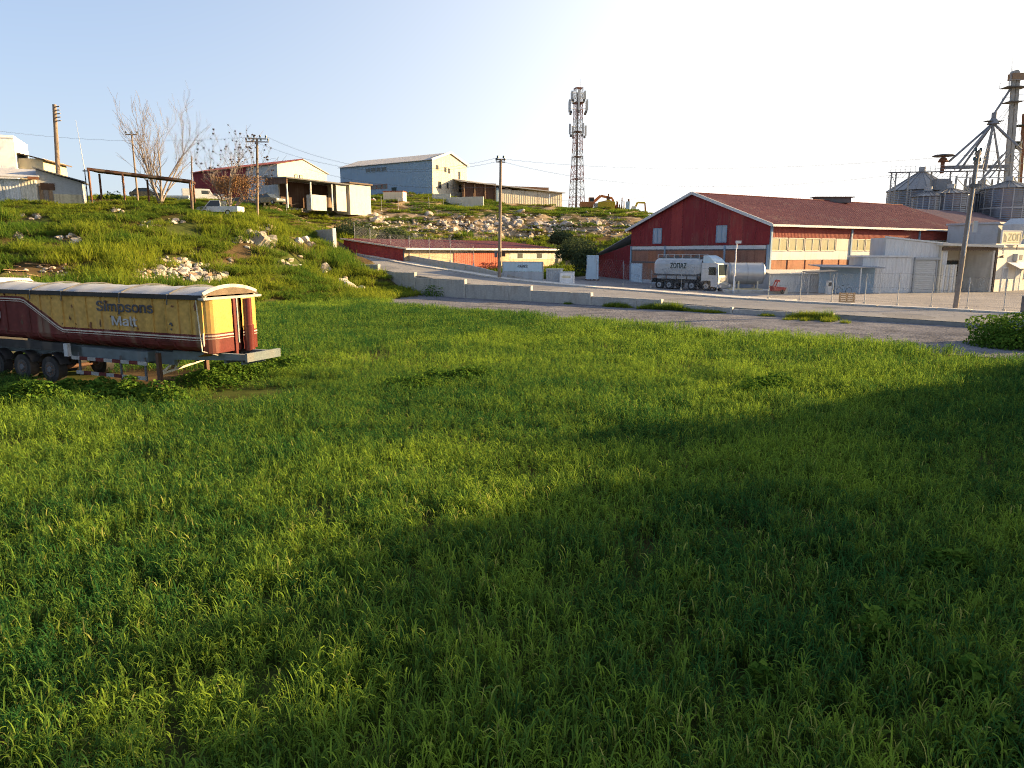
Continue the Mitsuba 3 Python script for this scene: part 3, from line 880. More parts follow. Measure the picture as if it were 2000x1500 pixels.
# --- white annexes before the long side
t = Th('white_annex', 'tall white clad annex with sloping parapet and grey roller door', 'building', M=fr(38.8, 74.6, .9, 0))
b = t.b()
b.prism([(0, 0), (6.55, 0), (6.55, 5.05), (0, 5.75)], (0, 0, 0), X, Z, (0, 3.2, 0), 'palegrey', .3)
t.p('wall', b)
for j in range(7):
    a0 = 6.55 * j / 7
    t.p('wall_panel', t.b().sheet((a0 + .006, -.02, 0), X, -Yv, 6.55 / 7 - .012, .15, lambda a, a0=a0: 5.72 - (a0 + a) * .107, 'white', .3, .31, .02))
t.p('parapet', t.b().beam((-.1, -.05, 5.84), (6.65, -.05, 5.12), .2, .16, 'white', .3))
k = t.p('roller_door', t.b().sheet((3.3, -.10, 0), Z, -Yv, 3.45, 0, lambda a: 2.1, 'steel', .4, .14, .03, up=X), 'metal')
b = t.b()
b.box(3.12, 3.28, -.16, 0, 0, 3.6, 'galv', .4).box(5.42, 5.58, -.16, 0, 0, 3.6, 'galv', .4).box(3.1, 5.7, -.3, 0, 3.5, 3.75, 'galv', .4)
t.p('frame', b, under=k)

t = Th('low_white_annex', 'lower flat topped white annex left of the grey roller door', 'building', M=fr(36.3, 74.0, .9, 0))
t.p('wall', t.b().box(0, 5.0, .02, 3.0, 0, 3.75, 'palegrey', .3))
for j in range(5):
    t.p('wall_panel', t.b().sheet((j + .006, 0, 0), X, -Yv, .988, .1, 3.72, 'white', .3, .33, .02))
t.p('roof', t.b().box(-.15, 5.1, -.15, 3.1, 3.76, 3.95, 'white', .3))

t = Th('open_canopy', 'thin green grey canopy on two posts with an enclosed back wall', 'canopy', M=fr(31.7, 72.4, .95, 0))
b = t.b()
b.hexa([(-.3, -.2, 2.70), (6.1, -.2, 2.62), (6.1, 3.4, 2.80), (-.3, 3.4, 2.88), (-.3, -.2, 2.78), (6.1, -.2, 2.70), (6.1, 3.4, 2.88), (-.3, 3.4, 2.96)], 'galvdark', .4)
t.p('roof', b)
for a in (3.65, 5.75):
    t.p('post', t.b().box(a, a + .1, -.1, 0, 0, 2.66, 'white', .3))
t.p('back_wall', t.b().box(.2, 5.9, 1.5, 1.6, 0, 2.75, 'bluegrey', .4))

t = Th('white_side_shed', 'long low white shed with lean roof at the corner of the red hall', 'shed', M=fr(27.4, 75.6, .9, 0))
t.p('wall', t.b().box(0, 6.5, .02, 3.4, 0, 1.95, 'palegrey', .3))
for j in range(6):
    t.p('wall_panel', t.b().sheet((6.5 / 6 * j + .006, 0, 0), X, -Yv, 6.5 / 6 - .012, .05, 1.95, 'white', .3, .27, .02))
t.p('roof', t.b().hexa([(-.1, -.2, 1.95), (6.6, -.2, 1.95), (6.6, 3.4, 2.3), (-.1, 3.4, 2.3), (-.1, -.2, 2.05), (6.6, -.2, 2.05), (6.6, 3.4, 2.4), (-.1, 3.4, 2.4)], 'offwhite', .3))

t = Th('small_shelter', 'small flat roofed shelter on thin posts before the white shed', 'shelter', M=fr(29.3, 70.4, .98, 0))
t.p('roof', t.b().hexa([(0, 0, 2.15), (2.9, 0, 2.3), (2.9, 1.6, 2.4), (0, 1.6, 2.25), (0, 0, 2.22), (2.9, 0, 2.37), (2.9, 1.6, 2.47), (0, 1.6, 2.32)], 'darksteel', .4))
for a, c in ((.05, .05), (2.8, .05), (.05, 1.5), (2.8, 1.5)):
    t.p('post', t.b().box(a, a + .07, c, c + .07, 0, 2.2, 'galv', .3))
t = Th('fuel_pump', 'white and black pump with hanging hose beside the small shelter', 'pump', M=fr(32.1, 72.0, .98, .2))
t.p('body', t.b().box(-.22, .22, -.18, .18, 0, 1.35, 'white', .3))
t.p('display', t.b().box(-.18, .18, -.20, -.18, .85, 1.2, 'black', .2), 'gloss')
b = t.b()
for k in range(8):
    a0, a1 = k / 8 * math.pi, (k + 1) / 8 * math.pi
    b.cyl((.25 + .18 * (1 - math.cos(a0)), -.05, 1.1 - .8 * math.sin(a0)), (.25 + .18 * (1 - math.cos(a1)), -.05, 1.1 - .8 * math.sin(a1)), .03, None, 6, 'rubber')
t.p('hose', b)
t = Th('bicycle', 'small dark bicycle leaning beside the pump in the yard', 'bicycle', M=fr(33.0, 71.6, .98, .1))
for a in (0, 1.02):
    b = t.b()
    for k in range(16):
        p0, p1 = k * math.pi / 8, (k + 1) * math.pi / 8
        b.cyl((a + .33 * math.cos(p0), 0, .34 + .33 * math.sin(p0)), (a + .33 * math.cos(p1), 0, .34 + .33 * math.sin(p1)), .02, None, 5, 'rubber', cap=False)
    t.p('wheel', b)
b = t.b()
for p0, p1 in (((0, 0, .34), (.35, 0, .8)), ((0, 0, .34), (.42, 0, .34)), ((.42, 0, .34), (.35, 0, .8)), ((.35, 0, .78), (.9, 0, .8)), ((.42, 0, .34), (.9, 0, .75)), ((.88, 0, .95), (1.02, 0, .34))):
    b.cyl(p0, p1, .022, None, 6, 'carblue')
t.p('frame', b)
t.p('saddle', t.b().box(.24, .46, -.06, .06, .88, .94, 'black'))
t.p('handlebar', t.b().cyl((.88, -.25, .97), (.88, .25, .97), .02, None, 6, 'black'))

# cream office with recess on the right
OF = fr(43.9, 74.2, .9, 0)
t = Th('recessed_bay', 'open fronted cream bay with a dark window under the flat canopy', 'building', M=fr(44.7, 74.3, .9, math.radians(10)))
t.p('back_wall', t.b().box(-.1, 6.4, 3.2, 3.4, 0, 5.1, 'cream', .35))
t.p('side_wall', t.b().box(-.22, -.02, 0, 3.2, 0, 5.0, 'cream', .35))
t.p('canopy', t.b().hexa([(-.6, -.6, 4.95), (6.6, -.6, 4.75), (6.6, 3.6, 4.9), (-.6, 3.6, 5.05), (-.6, -.6, 5.2), (6.6, -.6, 5.0), (6.6, 3.6, 5.15), (-.6, 3.6, 5.3)], 'offwhite', .4))
t.p('beam', t.b().box(-.2, 6.3, -.2, .05, 4.45, 4.78, 'brownroof', .4))
window(t, (2.0, 3.18, 1.75), X, -Yv, 2.7, 1.6, 'brownroof', 'glass', 2)
for a in (5.85, 6.2):
    t.p('pillar', t.b().box(a, a + .22, -.15, .1, 0, 4.5, ('offwhite', 'brownroof')[a > 6], .35))
for j in range(7):
    t.p('curtain_strip', t.b().hexa([(.05 + .26 * j, .0 + .05 * (j % 2), .1), (.27 + .26 * j, .0 + .05 * (j % 2), .1), (.27 + .26 * j, .08, .1), (.05 + .26 * j, .08, .1), (.05 + .26 * j, .0, 3.0), (.27 + .26 * j, .0, 3.0), (.27 + .26 * j, .05, 3.0), (.05 + .26 * j, .05, 3.0)], ('offwhite', 'white', 'offwhite', 'steel')[j % 4], .6))

OFC = fr(50.6, 75.3, .9, math.radians(31))
t = Th('cream_office', 'cream rendered flat roofed office with doors at the right edge', 'building', M=OFC)
t.p('wall', t.b().box(0, 14, 0, 8, 0, 4.75, 'offwhite', .4))
t.p('roof_edge', t.b().box(-.3, 14.3, -.3, 8.2, 4.78, 5.15, 'offwhite', .45))
for a, w in ((2.3, 1.0), (5.2, 1.0)):
    k = t.p('door', t.b().box(a, a + w, -.05, .05, .05, 2.5, 'galv', .3))
    t.p('frame', t.b().box(a - .08, a, -.09, .05, .05, 2.6, 'white').box(a + w, a + w + .08, -.09, .05, .05, 2.6, 'white').box(a - .08, a + w + .08, -.09, .05, 2.6, 2.7, 'white'), under=k)
window(t, (7.2, -.01, 1.4), X, -Yv, 1.6, 1.5, 'white', 'glass', 1)
t.p('awning', t.b().hexa([(3.0, -1.3, 2.55), (8.6, -1.3, 2.55), (8.6, -.02, 3.2), (3.0, -.02, 3.2), (3.0, -1.3, 2.62), (8.6, -1.3, 2.62), (8.6, -.02, 3.27), (3.0, -.02, 3.27)], 'white', .3))
t.p('cooling_unit', t.b().box(4.2, 5.3, -.45, -.01, 3.35, 4.1, 'palegrey', .3).box(4.55, 5.25, -.47, -.45, 3.45, 4.0, 'darksteel'))
t.p('wall_lamp', t.b().cyl((1.2, -.45, 3.85), (1.2, -.05, 3.75), .16, .08, 8, 'darksteel'))

t = Th('pale_block', 'pale blue grey upper block with a small window behind the office roof', 'building', M=fr(60.0, 89, 1, math.radians(31)))
t.p('wall', t.b().box(0, 14, 0, 6, 0, 7.6, 'palegrey', .4))
window(t, (1.6, -.01, 5.2), X, -Yv, 1.2, 1.0, 'white', 'bluegrey', 0)
t.p('roof_edge', t.b().box(-.2, 14.2, -.2, 6.2, 7.62, 7.85, 'palegrey', .4))
t = Th('vent_house', 'small pale corrugated rooftop vent house with pitched cap at the right edge', 'vent house', M=fr(61.4, 85.5, 5.3, math.radians(31)))
b = t.b()
b.prism([(0, 0), (3.6, 0), (3.6, 3.2), (1.8, 3.95), (0, 3.2)], (0, 0, 0), X, Z, (0, 3, 0), 'palegrey', .4)
t.p('wall', b)
t.p('cladding_panel', t.b().sheet((.02, -.02, 0), X, -Yv, 3.56, .1, lambda a: 3.18 + .75 * (1 - abs(a - 1.78) / 1.78), 'paleblue', .3, .3, .04))
b = t.b()
b.beam((-.15, -.15, 3.2), (1.8, -.15, 4.05), .3, .1, 'white')
b.beam((3.75, -.15, 3.2), (1.8, -.15, 4.05), .3, .1, 'white')
t.p('roof_trim', b)


def word(txt, h, o, u, up, n, c, depth=.02, bold=True):
    m = meshkit.text_mesh(txt, h, depth, bold)
    o, u, up, n = (np.asarray(k, float) for k in (o, u, up, n))
    m.vertices = o + m.vertices[:, :1] * u + m.vertices[:, 1:2] * up + m.vertices[:, 2:3] * n
    return m, c


t = Th('roof_sign', 'pale cream sign board with olive Greek lettering on the office roof', 'sign', M=fr(51.5, 75.6, 5.97, math.radians(22)))
t.p('board', t.b().box(0, 3.0, 0, .12, 0, 1.42, 'signcream', .25))
b = t.b()
for z0, z1 in ((1.36, 1.46), (-.04, .06)):
    b.box(-.06, 3.06, -.03, .14, z0, z1, 'white')
b.box(-.06, .04, -.03, .14, .06, 1.36, 'white').box(2.96, 3.06, -.03, .14, .06, 1.36, 'white')
t.p('frame', b)
m_, c_ = word('ΖΟΠΑΖ', .72, (.92, -.002, .42), X, Z, -Yv, 'signolive')
t.p('lettering', t.b().tm(m_, c_, .1))
b = t.b().box(.92, 2.85, -.012, 0, .2, .25, 'signolive', .1)
for k in range(4):
    b.prism([(.22 + .14 * k, .25), (.30 + .14 * k, .25), (.34 + .12 * k, 1.15 - .1 * k), (.28 + .12 * k, 1.2 - .1 * k)], (0, -.012, 0), X, Z, (0, .012, 0), 'letterfaded', .1)
t.p('emblem', b)
for a in (.3, 2.6):
    t.p('leg', t.b().box(a, a + .08, .02, .1, -.5, 0, 'darksteel'))

# --- low shed with dark red roof across the road
t = Th('low_red_shed', 'low shed with dark red mono pitch roof, cream block front and orange door', 'shed', M=fr(-14.07, 93.0, .6, math.radians(47)))
L, W, E_ = 32.2, 13.5, 5.0
b = t.b()
b.prism([(0, 0), (W, 0), (W, 6.4), (0, E_)], (0, 0, 0), Yv, Z, (L, 0, 0), 'block', .5)
t.p('wall', b)
for j in range(9):
    a0 = W * j / 9
    t.p('gable_panel', t.b().sheet((-.03, a0 + .01, 0), (0, 1, 0), (-1, 0, 0), W / 9 - .02, .2, lambda a, a0=a0: E_ + (a0 + a) * 1.4 / W - .02, 'redlight', .4, .3, .03))
roof_slab(t, (-.3, -.8, E_ - .07), (L + .6, -.8, E_ - .07), (0, W + 1, 1.5), .1, 'maroonroof', period=.5, d=.7)
t.p('fascia', t.b().box(-.3, L + .6, -.96, -.80, E_ - .12, E_ + .14, 'white', .3))
t.p('bargeboard', t.b().beam((-.35, -.9, E_ + .06), (-.35, W + .3, E_ + 1.5), .1, .2, 'offwhite', .4))
for j in range(10):
    for z0, z1 in ((.8, 2.2), (2.2, 3.5), (3.5, 4.75)):
        if 3 <= j <= 5 and z0 < 4.7 or j > 6:
            continue
        t.p('block_panel', t.b().box(j * L / 12 + .02, (j + 1) * L / 12 - .02, -.03 - .012 * (j % 2), .05, z0 + .012, z1 - .012, 'block', .8))
for a, w, c in ((8.7, 3.6, 'orangedoor'), (12.4, 5.2, 'orangedoor')):
    t.p('door', t.b().sheet((a, -.08, 0), X, -Yv, w, .4, 4.55, c, .7, .4, .03), label='orange red sliding door')
t.p('window_strip', t.b().box(20, 31, -.04, .02, 3.55, 4.5, 'palegrey', .6))
for j in range(7):
    t.p('window_pane', t.b().box(20.3 + j * 1.5, 21.5 + j * 1.5, -.06, -.04, 3.7, 4.4, ('cream', 'glass', 'offwhite')[j % 3], .5))
t.p('end_pillar', t.b().box(31.3, L, -.35, .1, .4, 4.7, 'concretelit', .5))
t.p('downpipe', t.b().cyl((-.1, -.15, .4), (-.1, -.15, 4.8), .09, None, 8, 'darksteel'))

# gate panels and cabinets along the road
GM = fr(-1.05, 83.0, 1.7, math.radians(-32))
t = Th('white_gate', 'white sheet metal sliding gate with dark lettering beside the power pole', 'gate', M=GM)
for z0, z1 in ((.25, 1.30), (1.32, 2.35)):
    for j in range(2):
        t.p('gate_panel', t.b().box(2.62 * j + .02, 2.62 * j + 2.6, 0, .06, z0, z1, 'paleblue' if z0 > 1 else 'palegrey', .35))
t.p('gate_frame', t.b().box(-.05, 5.3, -.02, .08, .12, .25, 'galv').box(-.05, 5.3, -.02, .08, 2.35, 2.43, 'galv').box(-.1, 0, -.02, .08, .12, 2.43, 'galv').box(5.25, 5.35, -.02, .08, .12, 2.43, 'galv'))
m_, c_ = word('PARKS', .30, (2.0, -.003, 1.75), X, Z, -Yv, 'letter')
t.p('lettering', t.b().tm(m_, c_, .1))
t.p('base', t.b().box(-.2, 5.5, -.1, .3, -.8, .12, 'concrete', .5))
t = Th('grey_kiosk', 'grey ribbed metal cabinet right of the white gate', 'cabinet', M=fr(3.9, 81.6, 1.0, math.radians(-12)))
t.p('body', t.b().sheet((0, -.01, 0), X, -Yv, 1.7, 0, 2.2, 'palegrey', .35, .2, .03).box(0, 1.7, .02, 1.6, 0, 2.2, 'palegrey', .35))
t.p('roof', t.b().box(-.06, 1.76, -.08, 1.66, 2.2, 2.32, 'concretelit', .3))
t = Th('white_cabinet', 'white square electrical cabinet with notice right of the grey cabinet', 'cabinet', M=fr(5.45, 80.9, .95, math.radians(-12)))
t.p('body', t.b().box(0, 1.5, 0, 1.2, 0, 1.95, 'cleanwhite', .2))
t.p('rim', t.b().box(-.05, 1.55, -.05, 1.25, 1.95, 2.03, 'white').box(-.05, .03, -.05, .02, 0, 1.95, 'white').box(1.47, 1.55, -.05, .02, 0, 1.95, 'white'))
t.p('notice', t.b().box(.2, 1.2, -.012, 0, 1.35, 1.62, 'signcream', .5))
t = Th('water_container', 'pale blue cube container standing behind the white cabinet', 'container', M=fr(10.4, 99, 1.2, 0))
t.p('body', t.b().box(0, 1.6, 0, 1.6, .3, 3.6, 'paleblue', .3))
t.p('base', t.b().box(-.1, 1.7, -.1, 1.7, 0, .3, 'darkrust', .4))

# --- upper buildings on the hill
t = Th('blue_grey_warehouse', 'tall blue grey warehouse with cream gable and two window strips on the hill', 'warehouse', M=fr(-18.32, 167.7, 16.5, math.radians(147.3 - 180)))
# local: origin at the shared corner; long side runs to -x, gable runs to +y
L, W, E_, R_ = 29.5, 13.5, 9.55, 11.75
b = t.b()
b.prism([(0, 0), (W, 0), (W, E_ - .05), (W / 2, R_ - .1), (0, E_ - .05)], (-L, 0, 0), Yv, Z, (L - .05, 0, 0), 'concrete', .3)
t.p('wall', b)
for j in range(15):
    a0 = -L + L * j / 15
    t.p('side_panel', t.b().sheet((a0 + .01, -.03, 0), X, -Yv, L / 15 - .02, 1.0, E_ - .08, 'bluegrey', .18, .66, .012))
for j in range(8):
    a0 = W * j / 8
    t.p('gable_panel', t.b().sheet((.02, a0 + .01, 0), Yv, X, W / 8 - .02, 1.0, lambda a, a0=a0: E_ + (R_ - E_) * (1 - abs(a0 + a - W / 2) / (W / 2)) - .15, 'cream', .3, .35, .03))
roof_slab(t, (-L - .3, -.4, E_ - .1), (.3, -.4, E_ - .1), (0, W / 2 + .4, R_ - E_ + .12), .1, 'greyroof', period=.6)
roof_slab(t, (.3, W + .4, E_ - .1), (-L - .3, W + .4, E_ - .1), (0, -W / 2 - .4, R_ - E_ + .12), .1, 'greyroof', period=.6)
b = t.b()
b.beam((.38, -.5, E_ - .02), (.38, W / 2, R_ + .12), .12, .5, 'white', .2)
b.beam((.38, W + .5, E_ - .02), (.38, W / 2, R_ + .12), .12, .5, 'white', .2)
t.p('bargeboard', b)
for z0 in (7.9, 3.9):
    for j in range(4):
        window(t, (-20.6 + 1.75 * j, -.09, z0), X, -Yv, 1.5, .95, 'brick' if z0 < 5 else 'bluegrey', 'glass', 0)
for a, z0, w, h in ((1.5, 7.6, .7, .9), (4.6, 7.3, .6, 1.0), (6.0, 7.1, .5, 1.1), (10.0, 5.9, .6, 1.9), (2.2, 3.4, .9, 1.5), (5.3, 3.6, .6, 1.2), (10.0, 3.2, .8, 1.5)):
    window(t, (.07, a, z0), Yv, X, w, h, 'brownroof', 'glass', 0)
t.p('door', t.b().box(-12.4, -10.9, -.14, -.05, 1.2, 4.0, 'darkgreen', .3))

t = Th('white_workshop', 'white gabled workshop with maroon flank and dark open awning on the hill', 'workshop', M=fr(-38.27, 119.5, 11.6, math.radians(146 - 180)))
L, W, E_, R_ = 23.7, 10.4, 7.8, 9.0
b = t.b()
b.prism([(0, 0), (W, 0), (W, E_ - .6), (W / 2, R_ - .1), (0, E_ - .05)], (-L, 0, 0), Yv, Z, (L, 0, 0), 'offwhite', .35)
t.p('wall', b)
t.p('flank_cladding', t.b().sheet((-L, -.03, 0), X, -Yv, 15.5, 3.0, E_ - .1, 'maroon', .4, .33, .04))
for j in range(4):
    t.p('flank_panel', t.b().box(-8.0 + 2 * j + .02, -6.0 + 2 * j - .02, -.05 - .012 * (j % 2), 0, 1, E_ - .1, 'palegrey', .5))
roof_slab(t, (-L - .3, -.4, E_ - .1), (.2, -.4, E_ - .1), (0, W / 2 + .4, R_ - E_ + .12), .08, 'maroonroof', period=.6)
roof_slab(t, (.2, W + .4, E_ - .75), (-L - .3, W + .4, E_ - .75), (0, -W / 2 - .4, R_ - E_ + .77), .08, 'offwhite', period=.6)
for a, z0, w, h in ((3.4, 5.2, .5, 1.2), (4.4, 5.2, .5, 1.2), (8.2, 4.9, 1.6, .9)):
    window(t, (.03, a, z0), Yv, X, w, h, 'brownroof', 'cream', 1)
for a in (-6.2, -3.4):
    window(t, (a, -.08, 5.0), X, -Yv, 1.0, 1.2, 'white', 'glass', 0)
    window(t, (a, -.08, 2.2), X, -Yv, 1.0, 1.2, 'white', 'glass', 0)
t.p('side_wing', t.b().box(-6, 5.5, W + .02, W + 5, 0, 5.2, 'offwhite', .35))
t.p('wing_roof', t.b().box(-6.2, 5.9, W - .3, W + 5.2, 5.22, 5.45, 'brownroof', .4))
t.p('awning_roof', t.b().hexa([(.1, -3.0, 5.2), (5.8, -3.0, 5.0), (5.8, W, 4.9), (.1, W, 5.2), (.1, -3.0, 5.4), (5.8, -3.0, 5.2), (5.8, W, 5.1), (.1, W, 5.4)], 'darksteel', .4))
t.p('awning_back', t.b().box(.05, .2, .2, W - .2, 1, 5.1, 'darkrust', .6))
for y in (-2.7, 2.0, 6.5):
    t.p('post', t.b().box(5.2, 5.4, y, y + .2, .5, 5.0, 'steel', .3))
t.p('awning_screen', t.b().box(5.1, 5.25, 7.6, 9.8, .5, 4.9, 'offwhite', .4))
t.p('beam', t.b().box(.3, 5.6, -2.9, -2.6, 4.2, 5.1, 'darkrust', .6))
t.p('stored_crate', t.b().box(3.6, 5.0, 2.6, 5.6, .4, 2.9, 'palegrey', .4))
t.p('stored_tank', t.b().cyl((4.6, 6.3, 1.0), (4.6, 6.3, 2.6), .8, .6, 12, 'timber', .5))

t = Th('long_open_shed', 'long low shed with open dark front and cream sheet wall beside the lattice tower', 'shed', M=fr(-11.6, 171, 15.2, math.radians(22)))
t.p('back_wall', t.b().box(0, 26, 8, 8.3, 0, 6.5, 'darkrust', .5))
t.p('open_front', t.b().box(0, 8.5, .3, .45, .3, 6.2, 'darkrust', .7))
for j in range(4):
    t.p('post', t.b().box(.3 + 2.6 * j, .55 + 2.6 * j, -.1, .2, 0, 6.0 - j * .1, 'timber', .4))
for j in range(5):
    t.p('wall_panel', t.b().sheet((9.0 + 3.4 * j + .03, 0, 0), X, -Yv, 3.32, .3, lambda a, j=j: 4.9 - .12 * j, 'cream', .55, .45, .04))
t.p('dark_post', t.b().box(8.4, 8.95, -.3, .3, 0, 5.2, 'bluegrey', .3))
t.p('roof', t.b().hexa([(-1, -.8, 6.3), (26.5, -.8, 4.4), (26.5, 9, 5.0), (-1, 9, 8.0), (-1, -.8, 6.5), (26.5, -.8, 4.6), (26.5, 9, 5.2), (-1, 9, 8.2)], 'greyroof', .4))

t = Th('cream_boundary_wall', 'plain cream boundary wall in two steps below the cream gable', 'wall', M=fr(-17.3, 157.5, 11.3, math.radians(-14)))
t.p('wall_panel', t.b().box(.0, 4.2, 0, .3, 0, 6.3, 'cream', .3))
t.p('wall_panel', t.b().box(4.22, 11.6, -.02, .28, 0, 5.6, 'cream', .3))
t = Th('cream_hut', 'small flat cream block hut below the blue grey warehouse', 'hut', M=fr(-24.8, 140, 14.9, math.radians(-8)))
t.p('wall', t.b().box(0, 3.9, 0, 2.6, 0, 1.75, 'cream', .3))
t.p('roof', t.b().box(-.1, 4.0, -.1, 2.7, 1.77, 1.9, 'redside', .4))

# left shed group
t = Th('corrugated_shed', 'long corrugated shed with white sheet front and rendered gable at the left edge', 'shed', M=fr(-50.6, 77.5, 8.6, math.radians(27)))
t.p('wall', t.b().box(-14, 0, .05, 8, 0, 4.15, 'offwhite', .4))
for j in range(10):
    t.p('front_panel', t.b().sheet((-14 + 1.4 * j + .01, 0, 0), X, -Yv, 1.38, .2, 4.1 - .03 * (j % 2), ('offwhite', 'white', 'palegrey')[j * 5 % 3], .7, .28, .03))
t.p('front_roof', t.b().hexa([(-14.4, -.6, 4.2), (.3, -.6, 4.2), (.3, 6, 5.6), (-14.4, 6, 5.6), (-14.4, -.6, 4.36), (.3, -.6, 4.36), (.3, 6, 5.76), (-14.4, 6, 5.76)], 'greyroof', .5))
t.p('rusty_edge', t.b().box(-.6, .4, -.7, -.55, 4.1, 4.4, 'rust', .6))
b = t.b()
b.prism([(0, 0), (4.1, 0), (4.1, 4.1), (0, 5.3)], (.02, 1.0, 0), X, Z, (0, 6, 0), 'galv', .5)
t.p('gable_wall', b)
for j in range(3):
    t.p('plank', t.b().box(.12 + .42 * j, .50 + .42 * j, .90, .98, .1, 3.6 - .15 * (j % 2), ('timber', 'polegrey')[j % 2], .8))
t.p('cream_panel', t.b().box(1.4, 4.05, .90, .98, .1, 2.8, 'yellowwall', .9))
t.p('opening', t.b().box(.3, 1.6, .86, .98, 3.2, 3.9, 'darkrust', .5))
t.p('side_roof', t.b().hexa([(-.2, .5, 5.4), (4.5, .5, 4.1), (4.5, 7.2, 4.3), (-.2, 7.2, 5.6), (-.2, .5, 5.52), (4.5, .5, 4.22), (4.5, 7.2, 4.42), (-.2, 7.2, 5.72)], 'darksteel', .4))
t = Th('white_block', 'plain white rendered block rising behind the corrugated shed', 'building', M=fr(-60.6, 86.5, 10, math.radians(24)))
t.p('wall', t.b().box(-16, 1.8, 0, 8, 0, 8.75, 'cleanwhite', .12))
t.p('roof_edge', t.b().hexa([(-16, -.05, 8.75), (1.8, -.05, 8.35), (1.8, 8, 8.35), (-16, 8, 8.75), (-16, -.05, 8.9), (1.8, -.05, 8.5), (1.8, 8, 8.5), (-16, 8, 8.9)], 'white', .1))
t = Th('cream_house', 'small cream building with brown eave right of the white block', 'building', M=fr(-60.6, 88, 10, math.radians(8)))
t.p('wall', t.b().box(0, 4.0, 0, 6, 0, 6.3, 'yellowwall', .2))
t.p('roof', t.b().hexa([(-.3, -.4, 7.2), (4.5, -.4, 6.0), (4.5, 6.4, 6.0), (-.3, 6.4, 7.2), (-.3, -.4, 7.35), (4.5, -.4, 6.15), (4.5, 6.4, 6.15), (-.3, 6.4, 7.35)], 'brownroof', .4))
t = Th('rusty_carport', 'rusty flat carport frame of thin posts and a sloping beam roof', 'carport')
c0, c1 = at(170, 327, 77), at(372, 351, 80)
u = (c1 - c0) / np.linalg.norm(c1 - c0)
n = np.cross(UP, u)
n = n / np.linalg.norm(n)
b = t.b()
b.hexa([c0 - UP * .28, c1 - UP * .28, c1 + n * 4.5 - UP * .1, c0 + n * 4.5 - UP * .1, c0, c1, c1 + n * 4.5 + UP * .15, c0 + n * 4.5 + UP * .15], 'darkrust', .7)
t.p('roof', b)
for k in range(12):
    q = c0 + (c1 - c0) * (k + .5) / 12
    t.p('roof_edge_board', t.b().beam(q - u * .45 - n * .04 - UP * (.12 + .04 * (k % 2)), q + u * .45 - n * .04 - UP * .14, .05, .2, ('rust', 'timber', 'darkrust')[k % 3], .8))
for fx, dy in ((.01, 0), (.33, 0), (.99, 0), (.02, 4.2), (.5, 4.2), (.98, 4.2)):
    q = c0 + (c1 - c0) * fx + n * dy
    z = float(H(q[0], q[1])) - .2
    t.p('post', t.b().beam((q[0], q[1], z), q - UP * .2, .16, .16, 'rust', .6))

# ------------------------------------------------------------------ the malt trailer
t = Th('tipper_trailer', 'old yellow and maroon bulk tipper trailer parked in the weeds on its landing legs', 'trailer', M=TRAIL)
x0, x1, yl, yr = -10.2, 2.72, 0.0, 2.5      # body: front at x1, near side y = 0
zs, zt = 2.22, 3.52                         # stripe level, rail level


def edge(x):       # lower edge of the yellow on the side, stepping up diagonally to the rear
    return float(np.clip(2.28 + (-4.9 - x) * .52, 2.28, 3.4))


seams = [-10.2, -9.2, -8.2, -7.45, -6.75, -6.05, -5.4, -4.75, -4.1, -3.4, -2.6, -1.7, -.8, .1, .75, 1.35, 1.95, 2.5]
for side, y, o in ((-1, yl, -1), (1, yr, 1)):
    for a, c in zip(seams[:-1], seams[1:]):
        q = 6
        for half in ('yellow', 'maroon'):
            b = t.b()
            bulge = .014 * ((int(a * 7) % 3) - 1)
            for k in range(q):
                xa, xb = a + .008 + (c - a - .016) * k / q, a + .008 + (c - a - .016) * (k + 1) / q
                pa, pb = edge(xa), edge(xb)
                za, zb, ta, tb = (pa, pb, zt, zt) if half == 'yellow' else (1.98, 1.98, pa, pb)
                col = 'trailyellow' if half == 'yellow' else 'trailmaroon'
                yo = y + o * (bulge + (.0 if half == 'yellow' else .004))
                if ta - za < .03 and tb - zb < .03:
                    continue
                P = [(xa, yo, za), (xb, yo, zb), (xb, yo - o * .05, zb), (xa, yo - o * .05, za), (xa, yo, ta), (xb, yo, tb), (xb, yo - o * .05, tb), (xa, yo - o * .05, ta)]
                b.hexa(P, col, 1.25)
            if b.v:
                t.p('side_panel', b)
    b = t.b()
    for a in seams[1:-1]:
        b.box(a - .018, a + .018, *(sorted((y + o * .035, y - o * .02))), edge(a) + .02, zt, 'trailyellow' if edge(a) < 3.3 else 'trailmaroon', .8)
    t.p('side_rib', b, kind='stuff')
# rounded tub bottom
b = t.b()
an = np.linspace(0, math.pi, 13)
prof = [(1.25 - 1.25 * math.cos(a), 1.98 - .42 * math.sin(a) ** .8) for a in an]
for (ya, za), (yb, zb) in zip(prof[:-1], prof[1:]):
    b.quad((x0, ya, za), (x1 - .25, ya, za), (x1 - .25, yb, zb), (x0, yb, zb), 'trailmaroon', .8)
t.p('tub_bottom', b)
for k in range(11):
    b = t.b()
    xx = -7.0 + .82 * k
    for (ya, za), (yb, zb) in zip(prof[:-1], prof[1:]):
        b.beam((xx - .16 + .1 * ya, ya, za - .02), (xx - .16 + .1 * yb, yb, zb - .02), .07, .06, 'trailmaroon', .8)
    t.p('tub_rib', b)
# white stripes following the colour edge
b = t.b()
xsr = np.linspace(-9.4, 2.55, 40)
for a, c in zip(xsr[:-1], xsr[1:]):
    for dz, w in ((-.10, .05), (-.19, .022)):
        za, zb = edge(a) + dz, edge(c) + dz
        b.beam((a, -.045, za), (c, -.045, zb), .012, w, 'stripe', .9)
t.p('white_stripe', b)
